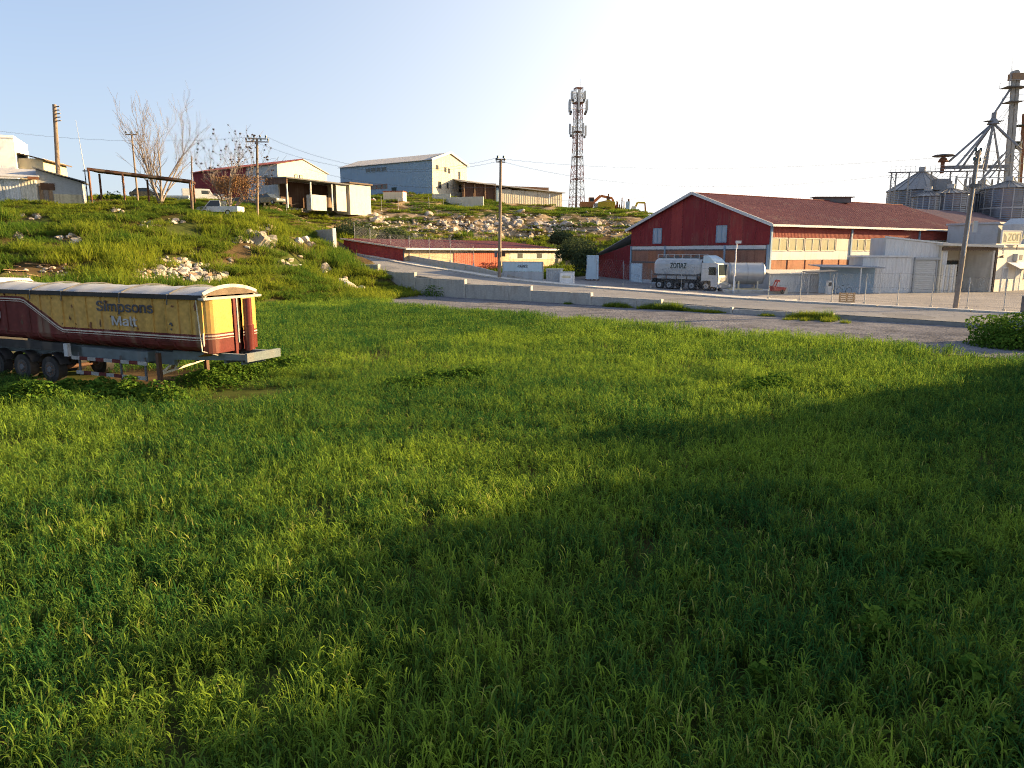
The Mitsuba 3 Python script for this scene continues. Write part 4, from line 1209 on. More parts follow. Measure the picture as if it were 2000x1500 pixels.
# front: two rounded yellow panels, middle channel with post, ram
for ya, yb in ((.0, 1.13), (1.60, 2.5)):
    for z0, z1, col in ((2.32, zt - .02, 'trailyellow'), (1.62, 2.32, 'trailmaroon')):
        b = t.b()
        n = 12
        s_ = np.linspace(0, 1, n + 1)
        yy = ya + (yb - ya) * s_
        rr = .28 * np.clip(1 - np.abs(s_ - (0.0 if ya < 1 else 1.0)) * 3.2, 0, 1) ** 2
        xx = x1 - rr
        for k in range(n):
            b.quad((xx[k], yy[k], z0), (xx[k + 1], yy[k + 1], z0), (xx[k + 1], yy[k + 1], z1), (xx[k], yy[k], z1), col, .45)
            if col == 'trailmaroon':
                b.quad((xx[k] - .35, yy[k], z0 - .12), (xx[k + 1] - .35, yy[k + 1], z0 - .12), (xx[k + 1], yy[k + 1], z0), (xx[k], yy[k], z0), col, .5)
        t.p('front_panel', b, 'gloss')
    b = t.b()
    for k in range(n):
        for zc, hh in ((2.24, .05), (2.14, .022)):
            b.beam((xx[k] + .01, yy[k], zc), (xx[k + 1] + .01, yy[k + 1], zc), .012, hh, 'stripe', .5)
    t.p('front_stripe', b)
t.p('front_recess', t.b().box(x1 - .3, x1 - .14, 1.10, 1.63, 2.32, zt - .02, 'trailyellow', .6).box(x1 - .3, x1 - .15, 1.10, 1.63, 1.6, 2.32, 'trailmaroon', .6))
t.p('front_post', t.b().box(x1 - .12, x1 + .05, 1.16, 1.27, 1.4, zt - .02, 'trailmaroon', .4).box(x1 - .1, x1 + .07, 1.30, 1.35, 1.9, zt - .02, 'rail', .4))
b = t.b()
b.cyl((x1 + .02, 1.86, 1.55), (x1 + .02, 1.86, 2.5), .19, .19, 18, 'trailmaroon', .4)
b.cyl((x1 + .02, 1.86, 2.5), (x1 + .02, 1.86, zt - .05), .155, .155, 18, 'trailmaroon', .4)
t.p('tipping_ram', b, 'gloss')
# top rail, arched head board, tarpaulin roof
t.p('top_rail', t.b().box(x0, x1 - .1, -.08, .05, zt - .02, zt + .14, 'trailblack', .5).box(x0, x1 - .1, 2.45, 2.58, zt - .02, zt + .14, 'trailblack', .5))
arch = [(2.5 * k / 16, .25 * math.sin(math.pi * k / 16) ** .8) for k in range(17)]
b = t.b()
b.prism(arch, (x1 - .22, 0, zt + .12), Yv, Z, (.16, 0, 0), 'board', .9)
b.box(x1 - .25, x1 + .02, -.12, 2.62, zt - .02, zt + .06, 'concrete', .9)
t.p('head_board', b)
b = t.b()
for (ya, za), (yb, zb) in zip(arch[:-1], arch[1:]):
    b.beam((x1 - .13, ya, zt + .14 + za), (x1 - .13, yb, zt + .14 + zb),   .20, .04, 'concretelit', .9, up=(1, 0, 0))
t.p('head_board_rim', b)
b = t.b()
nx = 40
xx = np.linspace(x0, x1 - .24, nx)
G = []
for k, xv in enumerate(xx):
    sag = .03 * math.sin(k * .8) + .02 * math.sin(k * 2.1)
    G.append([(xv, yy_, zt + .13 + zz * (.92 + sag) + .012 * math.sin(k * 1.7 + yy_ * 3)) for yy_, zz in arch])
G = np.array(G)
V = G.reshape(-1, 3)
F = []
for a in range(nx - 1):
    for c in range(16):
        q = a * 17 + c
        F += [(q, q + 17, q + 18), (q, q + 18, q + 1)]
b.raw(V, F, 'tarp', .55)
t.p('tarpaulin', b)
for k in range(5):
    xs_ = -9.3 + 2.55 * k + .4 * math.sin(k * 2.3)
    b = t.b()
    for (ya, za), (yb, zb) in zip(arch[:-1], arch[1:]):
        b.beam((xs_, ya, zt + .165 + za), (xs_ + .03, yb, zt + .165 + zb), .05, .02, 'darksteel', .4, up=(1, 0, 0))
    b.beam((xs_, -.09, zt + .16), (xs_ - .05, -.095, zt - .22), .04, .015, 'darksteel', .4)
    t.p('tarpaulin_strap', b)
r_ = np.random.default_rng(8)
for k in range(26):
    xa, za = r_.uniform(-9, 2.3), r_.uniform(2.0, 3.4)
    an_ = np.sort(r_.uniform(0, 2 * math.pi, 9))
    rr_ = r_.uniform(.03, .10) * r_.uniform(.5, 1.2, 9)
    t.p('rust_patch', t.b().prism(np.stack([rr_ * np.cos(an_), rr_ * np.sin(an_) * r_.uniform(.6, 2.4)], 1), (xa, -.022, za), X, Z, (0, -.004, 0), ('rust', 'darkrust')[k % 2], .9))
# lettering, small mark, partial disc emblem
for txt, h, xx0, zz, c in (('Simpsons', .36, -2.78, 2.98, 'letter'), ('Malt', .33, -2.02, 2.47, 'lettergrey')):
    m_, c_ = word(txt, h, (0, 0, 0), X, Z, -Yv, c, .006)
    m_.vertices = m_.vertices - [m_.bounds[0][0], 0, 0]
    w = m_.extents[0]
    s_ = (2.95 if txt == 'Simpsons' else 1.32) / w
    m_.vertices = m_.vertices * [s_, 1, 1] + [xx0, -.042, zz]
    t.p('lettering', t.b().tm(m_, c_, .95))
b = t.b()
b.beam((.92, -.045, 2.60), (1.02, -.045, 2.66), .01, .05, 'letter').beam((1.02, -.045, 2.66), (1.06, -.045, 2.54), .01, .05, 'letter').beam((.98, -.045, 2.46), (1.02, -.045, 2.40), .01, .05, 'letter')
t.p('small_mark', b)
b = t.b()
for r0, r1, c, yo in ((.0, .40, 'teal', -.05), (.34, .62, 'white', -.056)):
    k = np.linspace(0, 2 * math.pi, 33)
    for a, d in zip(k[:-1], k[1:]):
        ce = np.array([-9.15, yo, 2.72])
        f_ = lambda r_, q_: ce + np.array([r_ * math.cos(q_), 0, r_ * math.sin(q_)])
        b.quad(f_(r0, a), f_(r1, a), f_(r1, d), f_(r0, d), c, .5)
t.p('round_emblem', b)
t.p('rear_wall', t.b().box(x0 - .05, x0, 0, 2.5, 1.9, zt, 'trailmaroon', .6))
t.p('side_ladder', t.b().beam((2.30, -.06, zt), (2.42, -.06, 1.72), .03, .03, 'cream', .7).beam((2.42, -.06, 1.72), (2.72, .35, 1.55), .03, .03, 'cream', .7).beam((2.52, -.06, 2.35), (2.52, -.06, 1.9), .04, .04, 'stripe', .5))
# chassis
b = t.b()
for y in (.55, 1.80):
    b.box(-10, .3, y, y + .16, 1.02, 1.5, 'chassis', .6)
    b.hexa([(.3, y, 1.22), (3.9, y, 1.40), (3.9, y + .16, 1.40), (.3, y + .16, 1.22), (.3, y, 1.56), (3.9, y, 1.60), (3.9, y + .16, 1.60), (.3, y + .16, 1.56)], 'chassis', .6)
t.p('chassis_beam', b)
t.p('front_bumper', t.b().box(3.88, 3.98, .42, 2.08, 1.36, 1.66, 'chassis', .5))
b = t.b()
for xx in (-8, -6, -4, -2, -.5, 1.2, 2.6, 3.4):
    b.box(xx, xx + .1, .7, 1.8, 1.2, 1.42, 'chassis', .6)
t.p('cross_member', b, kind='stuff')
t.p('coupling_plate', t.b().box(1.6, 3.6, .7, 1.8, 1.30, 1.36, 'trailblack', .6))
for y in (.08, 2.26):
    k = t.p('leg', t.b().box(-.07, .07, y, y + .14, .05, 1.5, 'darkrust', .6))
    t.p('foot', t.b().box(-.16, .16, y - .08, y + .22, 0, .05, 'darkrust', .6), under=k)
b = t.b()
b.beam((.0, .25, .72), (.0, 2.25, .98), .06, .07, 'cream', .7)
b.beam((.0, .25, .75), (.0, 1.45, 1.48), .06, .07, 'cream', .7)
b.beam((.0, 2.25, .98), (.0, 1.45, 1.48), .06, .07, 'cream', .7)
b.beam((.0, .8, .80), (.0, 1.3, 1.40), .05, .05, 'cream', .7)
t.p('leg_brace', b)
for z0, xa, xb in ((1.02, -4.6, -.5), (.46, -4.4, -.6)):
    for k in range(9):
        a, c = xa + (xb - xa) * k / 9, xa + (xb - xa) * (k + 1) / 9
        t.p('guard_rail', t.b().box(a + .003, c - .003, .02, .07, z0, z0 + .13, ('rail', 'trailmaroon')[k % 2], .9))
b = t.b()
for a in (-4.3, -2.0, -.7):
    b.box(a, a + .07, .08, .14, .4, 1.3, 'darksteel', .5)
t.p('guard_post', b, kind='stuff')
t.p('tool_box', t.b().box(-4.2, -.6, .2, .55, 1.12, 1.5, 'chassis', .6))
for k in range(3):
    xw = -5.95 - 1.72 * k
    for y in (.02, 2.08):
        key = t.p('wheel', t.b().cyl((xw, y, .52), (xw, y + .36, .52), .52, .52, 28, 'rubber', .6))
        b = t.b()
        b.cyl((xw, y - .012, .52), (xw, y + .02, .52), .31, .31, 20, 'rimgrey', .7)
        b.cyl((xw, y - .06, .52), (xw, y, .52), .11, .13, 12, 'darksteel', .7)
        for q in range(8):
            a = q * math.pi / 4
            b.cyl((xw + .19 * math.cos(a), y - .03, .52 + .19 * math.sin(a)), (xw + .19 * math.cos(a), y, .52 + .19 * math.sin(a)), .025, None, 6, 'rust')
        t.p('rim', b, under=key)
b = t.b()
for a, c in ((-6.7, -5.2), (-8.4, -6.95), (-10.1, -8.65)):
    for y in (0.0, 2.06):
        for k in range(8):
            p0, p1 = math.pi * (.12 + .76 * k / 8), math.pi * (.12 + .76 * (k + 1) / 8)
            m_ = (a + c) / 2
            b.quad((m_ + .72 * math.cos(p0), y, .52 + .66 * math.sin(p0)), (m_ + .72 * math.cos(p1), y, .52 + .66 * math.sin(p1)), (m_ + .72 * math.cos(p1), y + .42, .52 + .66 * math.sin(p1)), (m_ + .72 * math.cos(p0), y + .42, .52 + .66 * math.sin(p0)), 'trailblack', .6)
t.p('mudguard', b, kind='stuff')
t.p('rear_skirt', t.b().box(-10, -4.75, .02, .1, 1.3, 1.62, 'trailblack', .8).box(-4.95, -4.72, -.02, .12, 1.12, 1.62, 'steel', .5))
t.p('axle', t.b().cyl((-5.95, .1, .52), (-5.95, 2.4, .52), .08, None, 8, 'darkrust').cyl((-7.67, .1, .52), (-7.67, 2.4, .52), .08, None, 8, 'darkrust').cyl((-9.39, .1, .52), (-9.39, 2.4, .52), .08, None, 8, 'darkrust'))

# cream topped container behind the trailer at the left edge
q = at(-45, 548, 33)
t = Th('cream_container', 'cream topped box body just visible behind the rear of the trailer', 'container', M=fr(q[0] - 2.5, q[1], 0, math.radians(-23)))
t.p('body', t.b().box(0, 4.1, 0, 2.4, .5, q[2] - .2, 'trailblack', .6))
t.p('lid', t.b().hexa([(-.1, -.1, q[2] - .2), (4.2, -.1, q[2] - .2), (4.2, 2.5, q[2] - .2), (-.1, 2.5, q[2] - .2), (0, .1, q[2] + .1), (4.0, .1, q[2] + .1), (4.0, 2.3, q[2] + .1), (0, 2.3, q[2] + .1)], 'white', .3))
for k in (0.3, 3.5):
    t.p('support', t.b().box(k, k + .25, .2, 2.2, 0, .5, 'darkrust', .5))
broad = Polygon([gz(a, b_, .02)[:2] for a, b_ in ((180, 748), (300, 745), (420, 752), (418, 768), (300, 778), (200, 760))])
V, F = ground_patch(broad, .8, .02)
key = put('dirt_strip', mikit.ply((V, F), 'soil'), label='bare reddish dirt under the landing legs', cat='ground', kind='structure')


# ------------------------------------------------------------------ tanker truck and standing tank
def wheel(t, x, y, z, r_, w, side, name='wheel'):
    key = t.p(name, t.b().cyl((x, y, z), (x, y + w, z), r_, r_, 24, 'rubber', .4))
    yo = y - .01 if side < 0 else y + w - .02
    b = t.b().cyl((x, yo, z), (x, yo + .03, z), r_ * .56, r_ * .56, 16, 'galv', .4).cyl((x, yo - .05, z), (x, yo + .05, z), r_ * .2, r_ * .2, 10, 'darksteel', .4)
    t.p('rim', b, under=key)


t = Th('tanker_truck', 'white four axle bulk tanker truck parked along the brick gable', 'truck', M=fr(16.4, 83.4, .98, math.radians(-47)))
Lt = 8.7
b = t.b()
pr = [(-1.2, 1.75), (1.2, 1.75), (1.24, 2.3), (1.22, 2.9), (1.0, 3.35), (.6, 3.55), (-.6, 3.55), (-1.0, 3.35), (-1.22, 2.9), (-1.24, 2.3)]
for s0, s1, k0, k1 in ((.15, .5, .86, 1), (.5, 5.7, 1, 1), (5.7, 6.3, 1, .80)):
    A = [(s0, a * k0 + 1.25, 2.6 + (c - 2.6) * k0) for a, c in pr]
    C = [(s1, a * k1 + 1.25, 2.6 + (c - 2.6) * k1) for a, c in pr]
    for k in range(10):
        q = (k + 1) % 10
        b.quad(A[k], A[q], C[q], C[k], 'palegrey', .4)
for s0, k0 in ((.15, .86), (6.3, .80)):
    A = [(s0, a * k0 + 1.25, 2.6 + (c - 2.6) * k0) for a, c in pr]
    for k in range(1, 9):
        b.raw([A[0], A[k], A[k + 1]], [[0, 1, 2]], 'palegrey', .4)
t.p('tank', b, 'gloss')
b = t.b()
for y in (.35, 2.1):
    b.beam((.5, y, 3.95), (6.0, y, 3.95), .05, .05, 'steel')
    for k in range(6):
        b.beam((.5 + 1.1 * k, y, 3.5), (.5 + 1.1 * k, y, 3.95), .05, .05, 'steel')
t.p('top_railing', b)
t.p('walkway', t.b().box(.5, 6.0, .6, 1.9, 3.57, 3.66, 'darksteel', .4))
for k in range(4):
    t.p('hatch', t.b().cyl((1.1 + 1.35 * k, 1.25, 3.66), (1.1 + 1.35 * k, 1.25, 3.85), .3, .26, 12, 'darksteel', .3))
m_, c_ = word('ΖΟΠΑΖ', .58, (0, 0, 0), X, Z, -Yv, 'darkgreen', .01)
m_.vertices = (m_.vertices - [m_.bounds[0][0], 0, 0]) * [2.15 / m_.extents[0], 1, 1] + [2.45, -.0, 2.42]
m_.vertices[:, 1] = m_.vertices[:, 1] - .0
t.p('lettering', t.b().tm(m_, c_, .1))
t.p('small_lettering', t.b().box(2.5, 4.5, -.012, .02, 2.22, 2.28, 'galv', .2))
for a in (-.02, 2.42):
    for k in range(4):
        t.p('side_guard', t.b().box(.7 + 1.35 * k, 1.9 + 1.35 * k, a + .02, a + .09, 1.22, 1.55, 'galv', .4))
t.p('chassis', t.b().box(-.35, 8.2, .8, 1.7, .75, 1.25, 'darksteel', .4).box(.1, 6.3, .15, 2.35, 1.56, 1.76, 'darksteel', .4))
t.p('rear_hopper', t.b().box(-.45, .15, .5, 2.0, .75, 1.2, 'black', .3))
for x in (1.0, 2.35, 5.35, 7.2):
    wheel(t, x, .03, .52, .52, .4, -1)
    wheel(t, x, 2.07, .52, .52, .4, 1)
t.p('mud_flap', t.b().box(.3, 6.2, .03, .45, 1.08, 1.16, 'black').box(.3, 6.2, 2.05, 2.47, 1.08, 1.16, 'black'))
b = t.b()
cabp = [(6.55, .95), (6.62, 1.1), (7.75, 1.12), (7.8, .5), (8.62, .42), (8.7, 1.5), (8.55, 2.95), (8.3, 3.05), (6.55, 3.05)]
b.prism(cabp, (0, 0, 0), X, Z, (0, 2.5, 0), 'white', .25)
t.p('cab', b, 'gloss')
t.p('roof_deflector', t.b().prism([(6.6, 3.06), (8.1, 3.06), (7.6, 3.55), (6.9, 3.85), (6.6, 3.85)], (0, .2, 0), X, Z, (0, 2.1, 0), 'paleblue', .3), 'gloss')
t.p('windshield', t.b().hexa([(8.70, .15, 1.72), (8.70, 2.35, 1.72), (8.6, 2.35, 1.72), (8.6, .15, 1.72), (8.585, .15, 2.86), (8.585, 2.35, 2.86), (8.45, 2.35, 2.86), (8.45, .15, 2.86)], 'glass', .1), 'glazing')
for y in (-.012, 2.49):
    t.p('side_window', t.b().prism([(7.45, 1.75), (8.38, 1.75), (8.3, 2.6), (7.45, 2.6)], (0, y, 0), X, Z, (0, .022, 0), 'glass', .1), 'glazing')
t.p('grille', t.b().box(8.685, 8.72, .5, 2.0, 1.05, 1.5, 'galvdark', .2))
t.p('bumper', t.b().box(8.55, 8.78, 0, 2.5, .35, .78, 'palegrey', .3))
for y in (.12, 2.0):
    t.p('headlight', t.b().box(8.76, 8.80, y, y + .38, .5, .68, 'cleanwhite', .1), 'gloss')
for y in (-.3, 2.62):
    t.p('mirror', t.b().box(8.3, 8.42, y, y + .18, 1.8, 2.5, 'black', .2).beam((8.35, y + .09, 2.5), (8.35, 1.25, 2.7), .03, .03, 'black'))
t.p('exhaust_stack', t.b().cyl((6.42, .5, 1.3), (6.42, .5, 3.3), .1, None, 8, 'black'))

q = fr(22.6, 74.9, 1.32, math.radians(-6))
t = Th('standing_tank', 'shiny horizontal steel tank on legs between the truck and the white shed', 'tank', M=q)
b = t.b()
t.p('shell', t.b().cyl((.25, 0, 1.68), (3.5, 0, 1.68), 1.10, 1.10, 32, 'steel', .25), 'metal')
b = t.b()
for s0, s1, k0, k1 in ((3.5, 3.68, 1.10, .95), (3.68, 3.78, .95, .5), (.25, .08, 1.10, .95), (.08, 0, .95, .5)):
    b.cyl((s0, 0, 1.68), (s1, 0, 1.68), k0, k1, 32, 'palegrey', .25)
t.p('end_cap', b, 'metal', kind='stuff')
for x in (.25, 1.9, 3.5):
    t.p('band', t.b().cyl((x - .04, 0, 1.68), (x + .04, 0, 1.68), 1.125, None, 32, 'galv', .3), 'metal')
for x in (.7, 3.0):
    for y in (-.7, .7):
        t.p('leg', t.b().box(x - .07, x + .07, y - .07, y + .07, 0, 1.0, 'cream', .5))
t.p('base_frame', t.b().box(.2, 3.5, -.78, -.66, .0, .12, 'yellowwall', .5).box(.2, 3.5, .66, .78, .0, .12, 'yellowwall', .5).box(1.0, 1.15, -.78, -.70, .12, .9, 'yellowwall', .5))
t = Th('plinth_wall', 'low concrete plinth wall with pale end block below the standing tank', 'wall', M=fr(22.0, 73.2, .9, math.radians(-10)))
for j in range(4):
    t.p('wall_panel', t.b().box(1.3 * j + .01, 1.3 * j + 1.29, 0, 3.0, 0, .42 + .01 * (j % 2), 'concrete', .6))
t.p('end_block', t.b().box(5.22, 6.1, -.05, .8, 0, .72, 'cream', .4))
q = gz(1518, 574, 1.0)
t = Th('red_cart', 'small red handcart with a tall handle in front of the white shed', 'cart', M=fr(q[0], q[1], 1.0, .3))
t.p('tray', t.b().hexa([(-.6, -.35, .3), (.6, -.35, .3), (.6, .35, .3), (-.6, .35, .3), (-.75, -.45, .8), (.75, -.45, .65), (.75, .45, .65), (-.75, .45, .8)], 'redpaint', .4))
t.p('handle', t.b().beam((-.5, -.2, .6), (-.15, -.2, 1.35), .08, .08, 'redpaint').beam((-.5, .2, .6), (-.15, .2, 1.35), .08, .08, 'redpaint').box(-.2, .05, -.25, .25, 1.2, 1.42, 'redpaint'))
for y in (-.42, .34):
    t.p('wheel', t.b().cyl((.3, y, .22), (.3, y + .08, .22), .22, None, 14, 'rubber'))
q = gz(1652, 590, 1.0)
t = Th('wooden_pallet', 'pale wooden pallet standing on edge by the yard fence', 'pallet', M=fr(q[0] - .6, q[1], .96, -.1))
for k in range(5):
    t.p('slat', t.b().box(0, 1.3, -.02 + .004 * (k % 2), .01, .02 + .17 * k, .14 + .17 * k, 'pallet', .7))
for k in range(3):
    t.p('bearer', t.b().box(.02 + .56 * k, .14 + .56 * k, .012, .11, 0, .85, 'pallet', .7))

# ------------------------------------------------------------------ poles
def insulator(b, p, h=.18):
    b.cyl(p, np.asarray(p) + [0, 0, h], .05, .075, 8, 'darksteel', .2)


def pole(name, label, base, top, r0, r1, arms, col='pole', group=None):
    t = Th(name, label, 'utility pole', group)
    base, top = np.asarray(base, float), np.asarray(top, float)
    t.p('shaft', B().cyl(base - [0, 0, .4], top, r0, r1, 12, col, .9))
    for (dz, half, yaw, n) in arms:
        c = top - [0, 0, dz]
        d = np.array([math.cos(yaw), math.sin(yaw), 0])
        key = t.p('crossarm', B().beam(c - d * half, c + d * half, .13, .13, 'polegrey', .6))
        for k in range(n):
            p_ = c + d * half * (2 * k / max(1, n - 1) - 1) * .95 + [0, 0, .06]
            bb_ = B()
            bb_.cyl(p_, p_ + [0, 0, .12], .03, .03, 6, 'darksteel')
            bb_.cyl(p_ + [0, 0, .1], p_ + [0, 0, .34], .13, .10, 8, 'darkgreen', .1)
            t.p('insulator', bb_, 'gloss', under=key)
    return t


def post_on(px, py):
    return hit(px, py, 40)


P13b = hit(503, 437, 60)
P13t = at(502, 271, P13b[1])
pole('utility_pole', 'wooden power pole with two crossarms and dark insulators left of the white workshop', P13b, P13t, .17, .13, ((.0, 1.1, .15, 4), (.35, 1.35, .15, 4)))
P977b = np.array([-1.45, 81.1, 2.15])
P977t = at(978, 311, 81.1)
t = pole('utility_pole', 'tall wooden power pole rising before the orange door of the low red shed', P977b, P977t, .20, .14, ((.30, .5, .2, 2), (.02, .35, .2, 2)))
t.p('junction_box', B().box(-2.0, -1.62, 80.8, 81.0, 4.6, 5.4, 'darksteel', .3).box(-1.2, -.75, 80.8, 81.0, 4.7, 5.3, 'darkrust', .3))
PRb, PRt = np.array([33.3, 53.1, .9]), at(1911, 293, 53.1)
t = pole('utility_pole', 'leaning weathered power pole standing on the pavement before the cream bay', PRb, PRt, .19, .14, ((.9, .3, .4, 2), (.25, .28, .4, 2)), 'polegrey')
u_ = (PRt - PRb) / np.linalg.norm(PRt - PRb)
t.p('bracket', B().beam(PRb + u_ * 9.0 - [.25, .1, 0], PRb + u_ * 9.0 + [.25, -.1, 0], .3, .25, 'darksteel'))
t.p('cable_conduit', B().cyl(PRb + u_ * 4 + [-.02, -.2, 0], PRb + u_ * 11 + [-.02, -.17, 0], .04, None, 6, 'palegrey').box(PRb[0] + .48, PRb[0] + .78, PRb[1] - .3, PRb[1] - .15, 6.6, 7.4, 'palegrey'))
b0 = at(117, 400, 84)
b1 = at(106, 204, 84)
t = Th('chimney_pole', 'thick bare wooden pole with short side rungs behind the corrugated shed', 'utility pole')
t.p('shaft', B().cyl(b0, b1, .26, .20, 12, 'pole', .8))
for k in range(5):
    q = b1 - [0, 0, .25 + .38 * k]
    t.p('side_arm', B().beam(q, q + [.62, -.1, .02], .10, .10, 'polegrey'))
b0, b1 = hit(270, 396, 60), None
b1 = at(257, 262, b0[1])
pole('utility_pole', 'thin power pole with small crossarm half hidden by the bare tree', b0, b1, .13, .10, ((.05, .75, .1, 3),))
b0 = at(376, 415, 79)
t = pole('utility_pole', 'slim bare pole rising at the right end of the rusty carport', b0, at(374, 305, 79), .09, .07, ())
b0 = at(165, 330, 79)
t = Th('radio_antenna', 'thin leaning radio antenna rod above the rusty carport', 'antenna')
t.p('rod', B().cyl(b0 - UP * 4.5, b0, .06, .05, 6, 'darksteel').cyl(b0, at(148, 235, 79), .035, .012, 6, 'steel'))
t.p('base_clamp', B().beam(b0 - [.2, 0, .2], b0 + [.3, 0, -.2], .12, .12, 'darksteel'))
q = np.array([22.75, 73.0, .98])
t = Th('lamp_post', 'slim white lamp post with small square head before the truck cab', 'street lamp')
t.p('post', B().cyl(q, q + [.1, 0, 5.2], .075, .055, 10, 'cleanwhite', .15))
t.p('lamp_head', B().box(q[0] + .0, q[0] + .5, q[1] - .14, q[1] + .14, 6.05, 6.32, 'white', .2))
t.p('base', B().cyl(q, q + [0, 0, .3], .14, .12, 10, 'galv', .2))


def wire(label, pts, sag, name='power_line', rad=.014):
    b = B()
    for a, c in zip(pts[:-1], pts[1:]):
        a, c = np.asarray(a, float), np.asarray(c, float)
        n = 14
        s_ = np.linspace(0, 1, n + 1)
        Q = a + (c - a) * s_[:, None] - UP * (4 * sag * s_ * (1 - s_))[:, None]
        for k in range(n):
            b.cyl(Q[k], Q[k + 1], rad, None, 5, 'wire', .1, cap=False)
    put(name, b, label=label, cat='power line')


A13 = P13t
for k, (dx, dz, lab) in enumerate(((-1.2, 0, 'upper power line sagging from the workshop pole to the middle pole'), (1.0, .3, 'second power line sagging from the workshop pole to the middle pole'))):
    wire(lab, [A13 + [dx, .1, dz], P977t + [.35 * (1 - 2 * k), 0, .25 * k - .1]], 2.4)
wire('power line entering from the left edge to the workshop pole', [at(-120, 238, 92), A13 + [-.6, 0, .2]], 1.2)
wire('power line running right from the middle pole above the red hall roof', [P977t + [.4, 0, 0], PRt + [0, 0, -.3]], 1.0)
wire('second power line running right from the middle pole to the leaning pole', [P977t + [-.3, 0, -.15], PRt + [0, 0, -.9]], 2.2)
wire('low service line from the white workshop past the middle pole to the red hall gable', [at(600, 330, 118), P977t + [0, 0, -2.95], np.array([16.7, 89.6, 11.95])], 1.1, rad=.018)
wire('service line leaving the leaning pole to the right edge', [PRt + [0, 0, -.5], at(2150, 300, 58)], .6)

# ------------------------------------------------------------------ fences
def fence(label, posts, tops, col='galv', wires=(1.0, .55, .1), mesh=.0, lean=0.0):
    t = Th('wire_fence', label, 'fence')
    for p_, h in zip(posts, tops):
        b = B().cyl(p_, np.asarray(p_) + [0, 0, h], .035, None, 6, col, .4)
        if lean:
            b.cyl(np.asarray(p_) + [0, 0, h], np.asarray(p_) + [lean, -lean * .6, h + .35], .03, None, 6, col, .4)
        key = t.p('post', b)
        t.p('footing', B().cyl(np.asarray(p_) - [0, 0, .1], np.asarray(p_) + [0, 0, .25], .13, .11, 8, 'concretelit', .3), under=key)
    b = B()
    for i in range(len(posts) - 1):
        a, c, ha, hc = np.asarray(posts[i], float), np.asarray(posts[i + 1], float), tops[i], tops[i + 1]
        for w in wires:
            b.beam(a + [0, 0, .1 + (ha - .1) * w], c + [0, 0, .1 + (hc - .1) * w], .012, .012, 'wire')
        if mesh:
            n = max(2, int(np.linalg.norm(c - a) / mesh))
            for k in range(n):
                q = a + (c - a) * k / n
                q2 = a + (c - a) * min(1, (k + 6) / n)
                q3 = a + (c - a) * max(0, (k - 6) / n)
                h = ha + (hc - ha) * k / n
                b.beam(q + [0, 0, .1], q2 + [0, 0, h], .005, .005, 'galv')
                b.beam(q + [0, 0, .1], q3 + [0, 0, h], .005, .005, 'galv')
    t.p('wire_mesh', b, kind='stuff')


def line_pt(P, px):
    pr = 1000 + FPX * P[:, 0] / (P[:, 1] * cp - (P[:, 2] - CZ) * sp)
    o = np.argsort(pr)
    return np.array([np.interp(px, pr[o], P[o, k]) for k in range(3)])


O25, O09 = offset_line(F_, sg * 2.48), offset_line(F_, sg * 1.2)
pl = [line_pt(O25, px) for px in (640, 651, 687, 724, 763, 800, 839, 880, 925)]
for q in pl:
    q[2] += .82
fence('wire mesh fence with slim pale posts on the grey parapet before the low red shed', pl, [3.3, 3.2, 2.7, 2.8, 2.3, 2.5, 2.7, 2.9, 2.3], mesh=.2)
pl = [gz(px, py, z) for px, py, z in ((1164, 556, 1.1), (1217, 557, 1.1), (1272, 562, 1.05), (1330, 566, 1.05), (1400, 571, 1.0))]
fence('wire fence with pale posts before the maroon lean to and the tanker truck', pl, [3.3, 3.0, 2.0, 2.6, 2.4], mesh=.22)
pl = [line_pt(O09, px) for px in (1500, 1562, 1624, 1688, 1752, 1818, 1888, 1960, 2040)]
for q in pl:
    q[2] += .02
fence('chain link yard fence along the pavement on the right', pl, [2.2, 2.5, 2.4, 2.5, 2.6, 2.5, 2.4, 2.4, 2.4], mesh=.16)
pl = [np.append(hit(px, py, 90)[:2], hit(px, py, 90)[2]) for px, py in ((560, 424, ), (600, 424), (640, 421), (677, 419), (711, 416), (745, 412), (778, 411), (838, 408), (866, 404))]
fence('low wire fence with pale stakes along the crest below the warehouse', pl, [1.9, 2.2, 2.0, 2.6, 2.8, 2.6, 2.3, 2.2, 2.0])
t = Th('gate_post', 'dark square gate post at the right edge of the pavement', 'post')
q = gz(1999, 612, .9)
t.p('post', B().box(q[0] - .15, q[0] + .2, q[1] - .15, q[1] + .15, .8, 2.1, 'darksteel', .3))
t.p('cap', B().box(q[0] - .18, q[0] + .23, q[1] - .18, q[1] + .18, 2.1, 2.16, 'galv', .3))

# ------------------------------------------------------------------ telecom lattice tower
base = at(1126, 410, 172)
base[2] -= .5
Ht = at(1126, 172, 172)[2] - base[2]
t = Th('telecom_tower', 'tall red and white lattice telecom tower with two rings of antennas', 'tower', M=fr(*base, .25))


def hw(z):
    return 1.55 - (1.55 - .82) * min(1, z / (Ht * .62))


